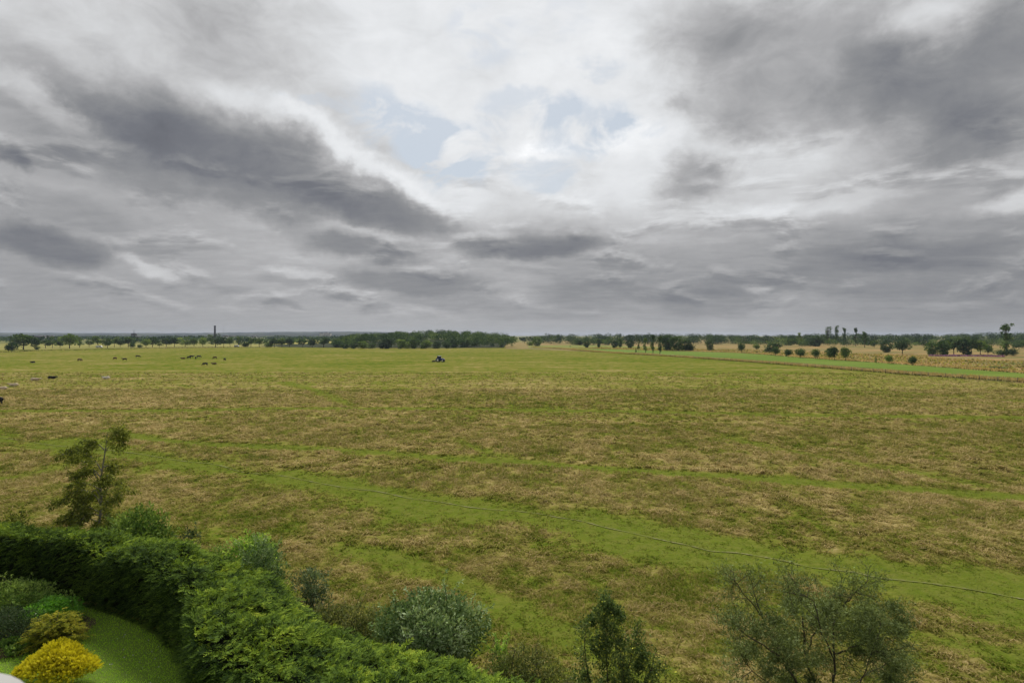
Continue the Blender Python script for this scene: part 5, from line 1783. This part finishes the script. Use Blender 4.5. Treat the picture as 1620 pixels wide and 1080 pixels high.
def hide(name, a, b, th=.55):
    m, N = mat(name)
    t = N.new('ShaderNodeTexCoord').outputs['Object']
    n = N.noise(t, 1.6, 4)
    out_surf(N, bsdf(N, N.mix(N.rng(n, th - .03, th + .03), a, b), .7, .25))
    M[name] = m
hide('black_hide', (.010, .009, .009), (.016, .013, .012))
hide('brown_hide', (.075, .030, .014), (.055, .022, .011))
hide('cream_hide', (.62, .50, .36), (.54, .42, .29))
hide('white_hide', (.66, .60, .52), (.16, .08, .045), .60)
COWS = {p_: cow_mesh(p_) for p_ in ('standing', 'grazing', 'lying')}
CM = {}
HERD = [
 (3, 616.5, 'lying', 'cream', 200, 'cream cow lying at the left edge of the picture'), (-6, 640, 'grazing', 'black', 190, 'black cow cut off by the left edge, nearest of the herd'),
 (22, 611, 'lying', 'cream', 185, 'cream cow lying, second from the left edge'), (55, 602, 'lying', 'cream', 10, 'cream cow lying just left of the large black cow'),
 (82, 599, 'lying', 'black', 5, 'largest looking black cow, lying right of the cream cows'), (168, 599.5, 'lying', 'white', 175, 'white and brown cow lying alone right of the black cow'),
 (52, 574, 'lying', 'black', 170, 'dark cow lying far back at the left'), (126, 571.5, 'grazing', 'brown', 80, 'small brown cow far back between the left trees and the herd'),
 (182, 568.8, 'grazing', 'brown', 160, 'brown cow far back left of the two black ones'), (197, 570.5, 'standing', 'black', 185, 'black cow walking below the concrete tower'),
 (218, 565.5, 'grazing', 'black', 30, 'black cow farthest back, right of the concrete tower'), (290, 567.8, 'lying', 'brown', 185, 'brown cow lying at the left of the distant huddle'),
 (299, 567.5, 'grazing', 'black', 165, 'black cow grazing at the head of the distant huddle'), (303, 566, 'standing', 'black', 15, 'black cow standing behind the huddle'),
 (309.5, 568, 'grazing', 'black', 120, 'black cow turned away in the middle of the huddle'), (314.5, 566, 'grazing', 'black', 60, 'black cow at the right end of the huddle'),
 (340, 567.8, 'grazing', 'brown', 170, 'brown cow alone right of the huddle'), (355.5, 570.5, 'grazing', 'black', 100, 'dark cow alone, farthest right of the herd'),
 (324.5, 578.5, 'grazing', 'black', 175, 'black cow grazing alone in front of the huddle'), (339, 576.3, 'lying', 'brown', 175, 'reddish brown cow lying beside the front grazing black cow')]
for (px, row, pose, hd, rz, lab) in HERD:
    d = CAM_H * FPX / (row - HOR)
    root = empty('cow', (PX(px, d), d, float(h_field(np.array(PX(px, d)), np.array(d)))), lab, 'cow', 'cattle scattered over the far left of the pasture', R(rz))
    sc_ = rng.uniform(.95, 1.05)
    root.scale = (sc_ * 1.02,) * 3
    key = (pose, hd)
    if key not in CM:
        a, b = COWS[pose][0].copy(), COWS[pose][1].copy()
        a.materials.append(M[hd + '_hide']); b.materials.append(M[hd + '_hide'])
        CM[key] = (a, b)
    link('body', CM[key][0], None, root)
    link('tail', CM[key][1], None, root)

# ------------------------------------------------------------------ the white coping at the lower left corner, on its wall
def bay_wall():
    root = empty('bay_wall', (-2.4, -.6, 0), 'white capped rendered wall corner at the bottom left of the picture', 'wall')
    def rr(x0, x1, y0, y1, r, k=10):
        P = []
        for (cx, cy, a0) in ((x1 - r, y1 - r, 0), (x0 + r, y1 - r, 90), (x0 + r, y0 + r, 180), (x1 - r, y0 + r, 270)):
            for a in np.linspace(a0, a0 + 90, k): P.append((cx + r * math.cos(R(a)), cy + r * math.sin(R(a))))
        return np.array(P)
    def slab(P, z0, z1, bev=0.0):
        b, n = MB(), len(P)
        c = P.mean(0)
        rings = [(1, z0), (1, z1 - bev), (1 - bev * .3, z1)] if bev else [(1, z0), (1, z1)]
        V = np.vstack([np.c_[c + (P - c) * f, np.full(n, z)] for f, z in rings] + [[(*c, z0), (*c, z1)]])
        m_ = len(rings)
        F4 = [(r_ * n + i, r_ * n + (i + 1) % n, (r_ + 1) * n + (i + 1) % n, (r_ + 1) * n + i) for r_ in range(m_ - 1) for i in range(n)]
        F3 = [(m_ * n, (i + 1) % n, i) for i in range(n)] + [(m_ * n + 1, (m_ - 1) * n + i, (m_ - 1) * n + (i + 1) % n) for i in range(n)]
        b.add(V - np.array((-2.4, -.6, 0)), F4, F3)
        return b
    slab(rr(-4.0, -.815, -2.3, 1.116, .20), 11.62, 11.75, .03).build('coping', M['grey_paint'], root, False)
    slab(rr(-3.94, -.86, -2.24, 1.06, .18), -.1, 11.62).build('wall', M['pale_wall'], root)
bay_wall()

# ------------------------------------------------------------------ the air
m, N = mat('haze')
pv = N.new('ShaderNodeVolumePrincipled')
pv.inputs['Color'].default_value = (.70, .81, 1.0, 1)
pv.inputs['Density'].default_value = 0.000065
pv.inputs['Anisotropy'].default_value = .2
o = N.new('ShaderNodeOutputMaterial')
N.l.new(pv.outputs[0], o.inputs['Volume'])
b = MB()
b.box((0, 4450, 23.4), (18400, 9400, 49.4))
hz = b.build('haze', m)
tag(hz, 'thin blue haze over the far lowland', None, kind='stuff')
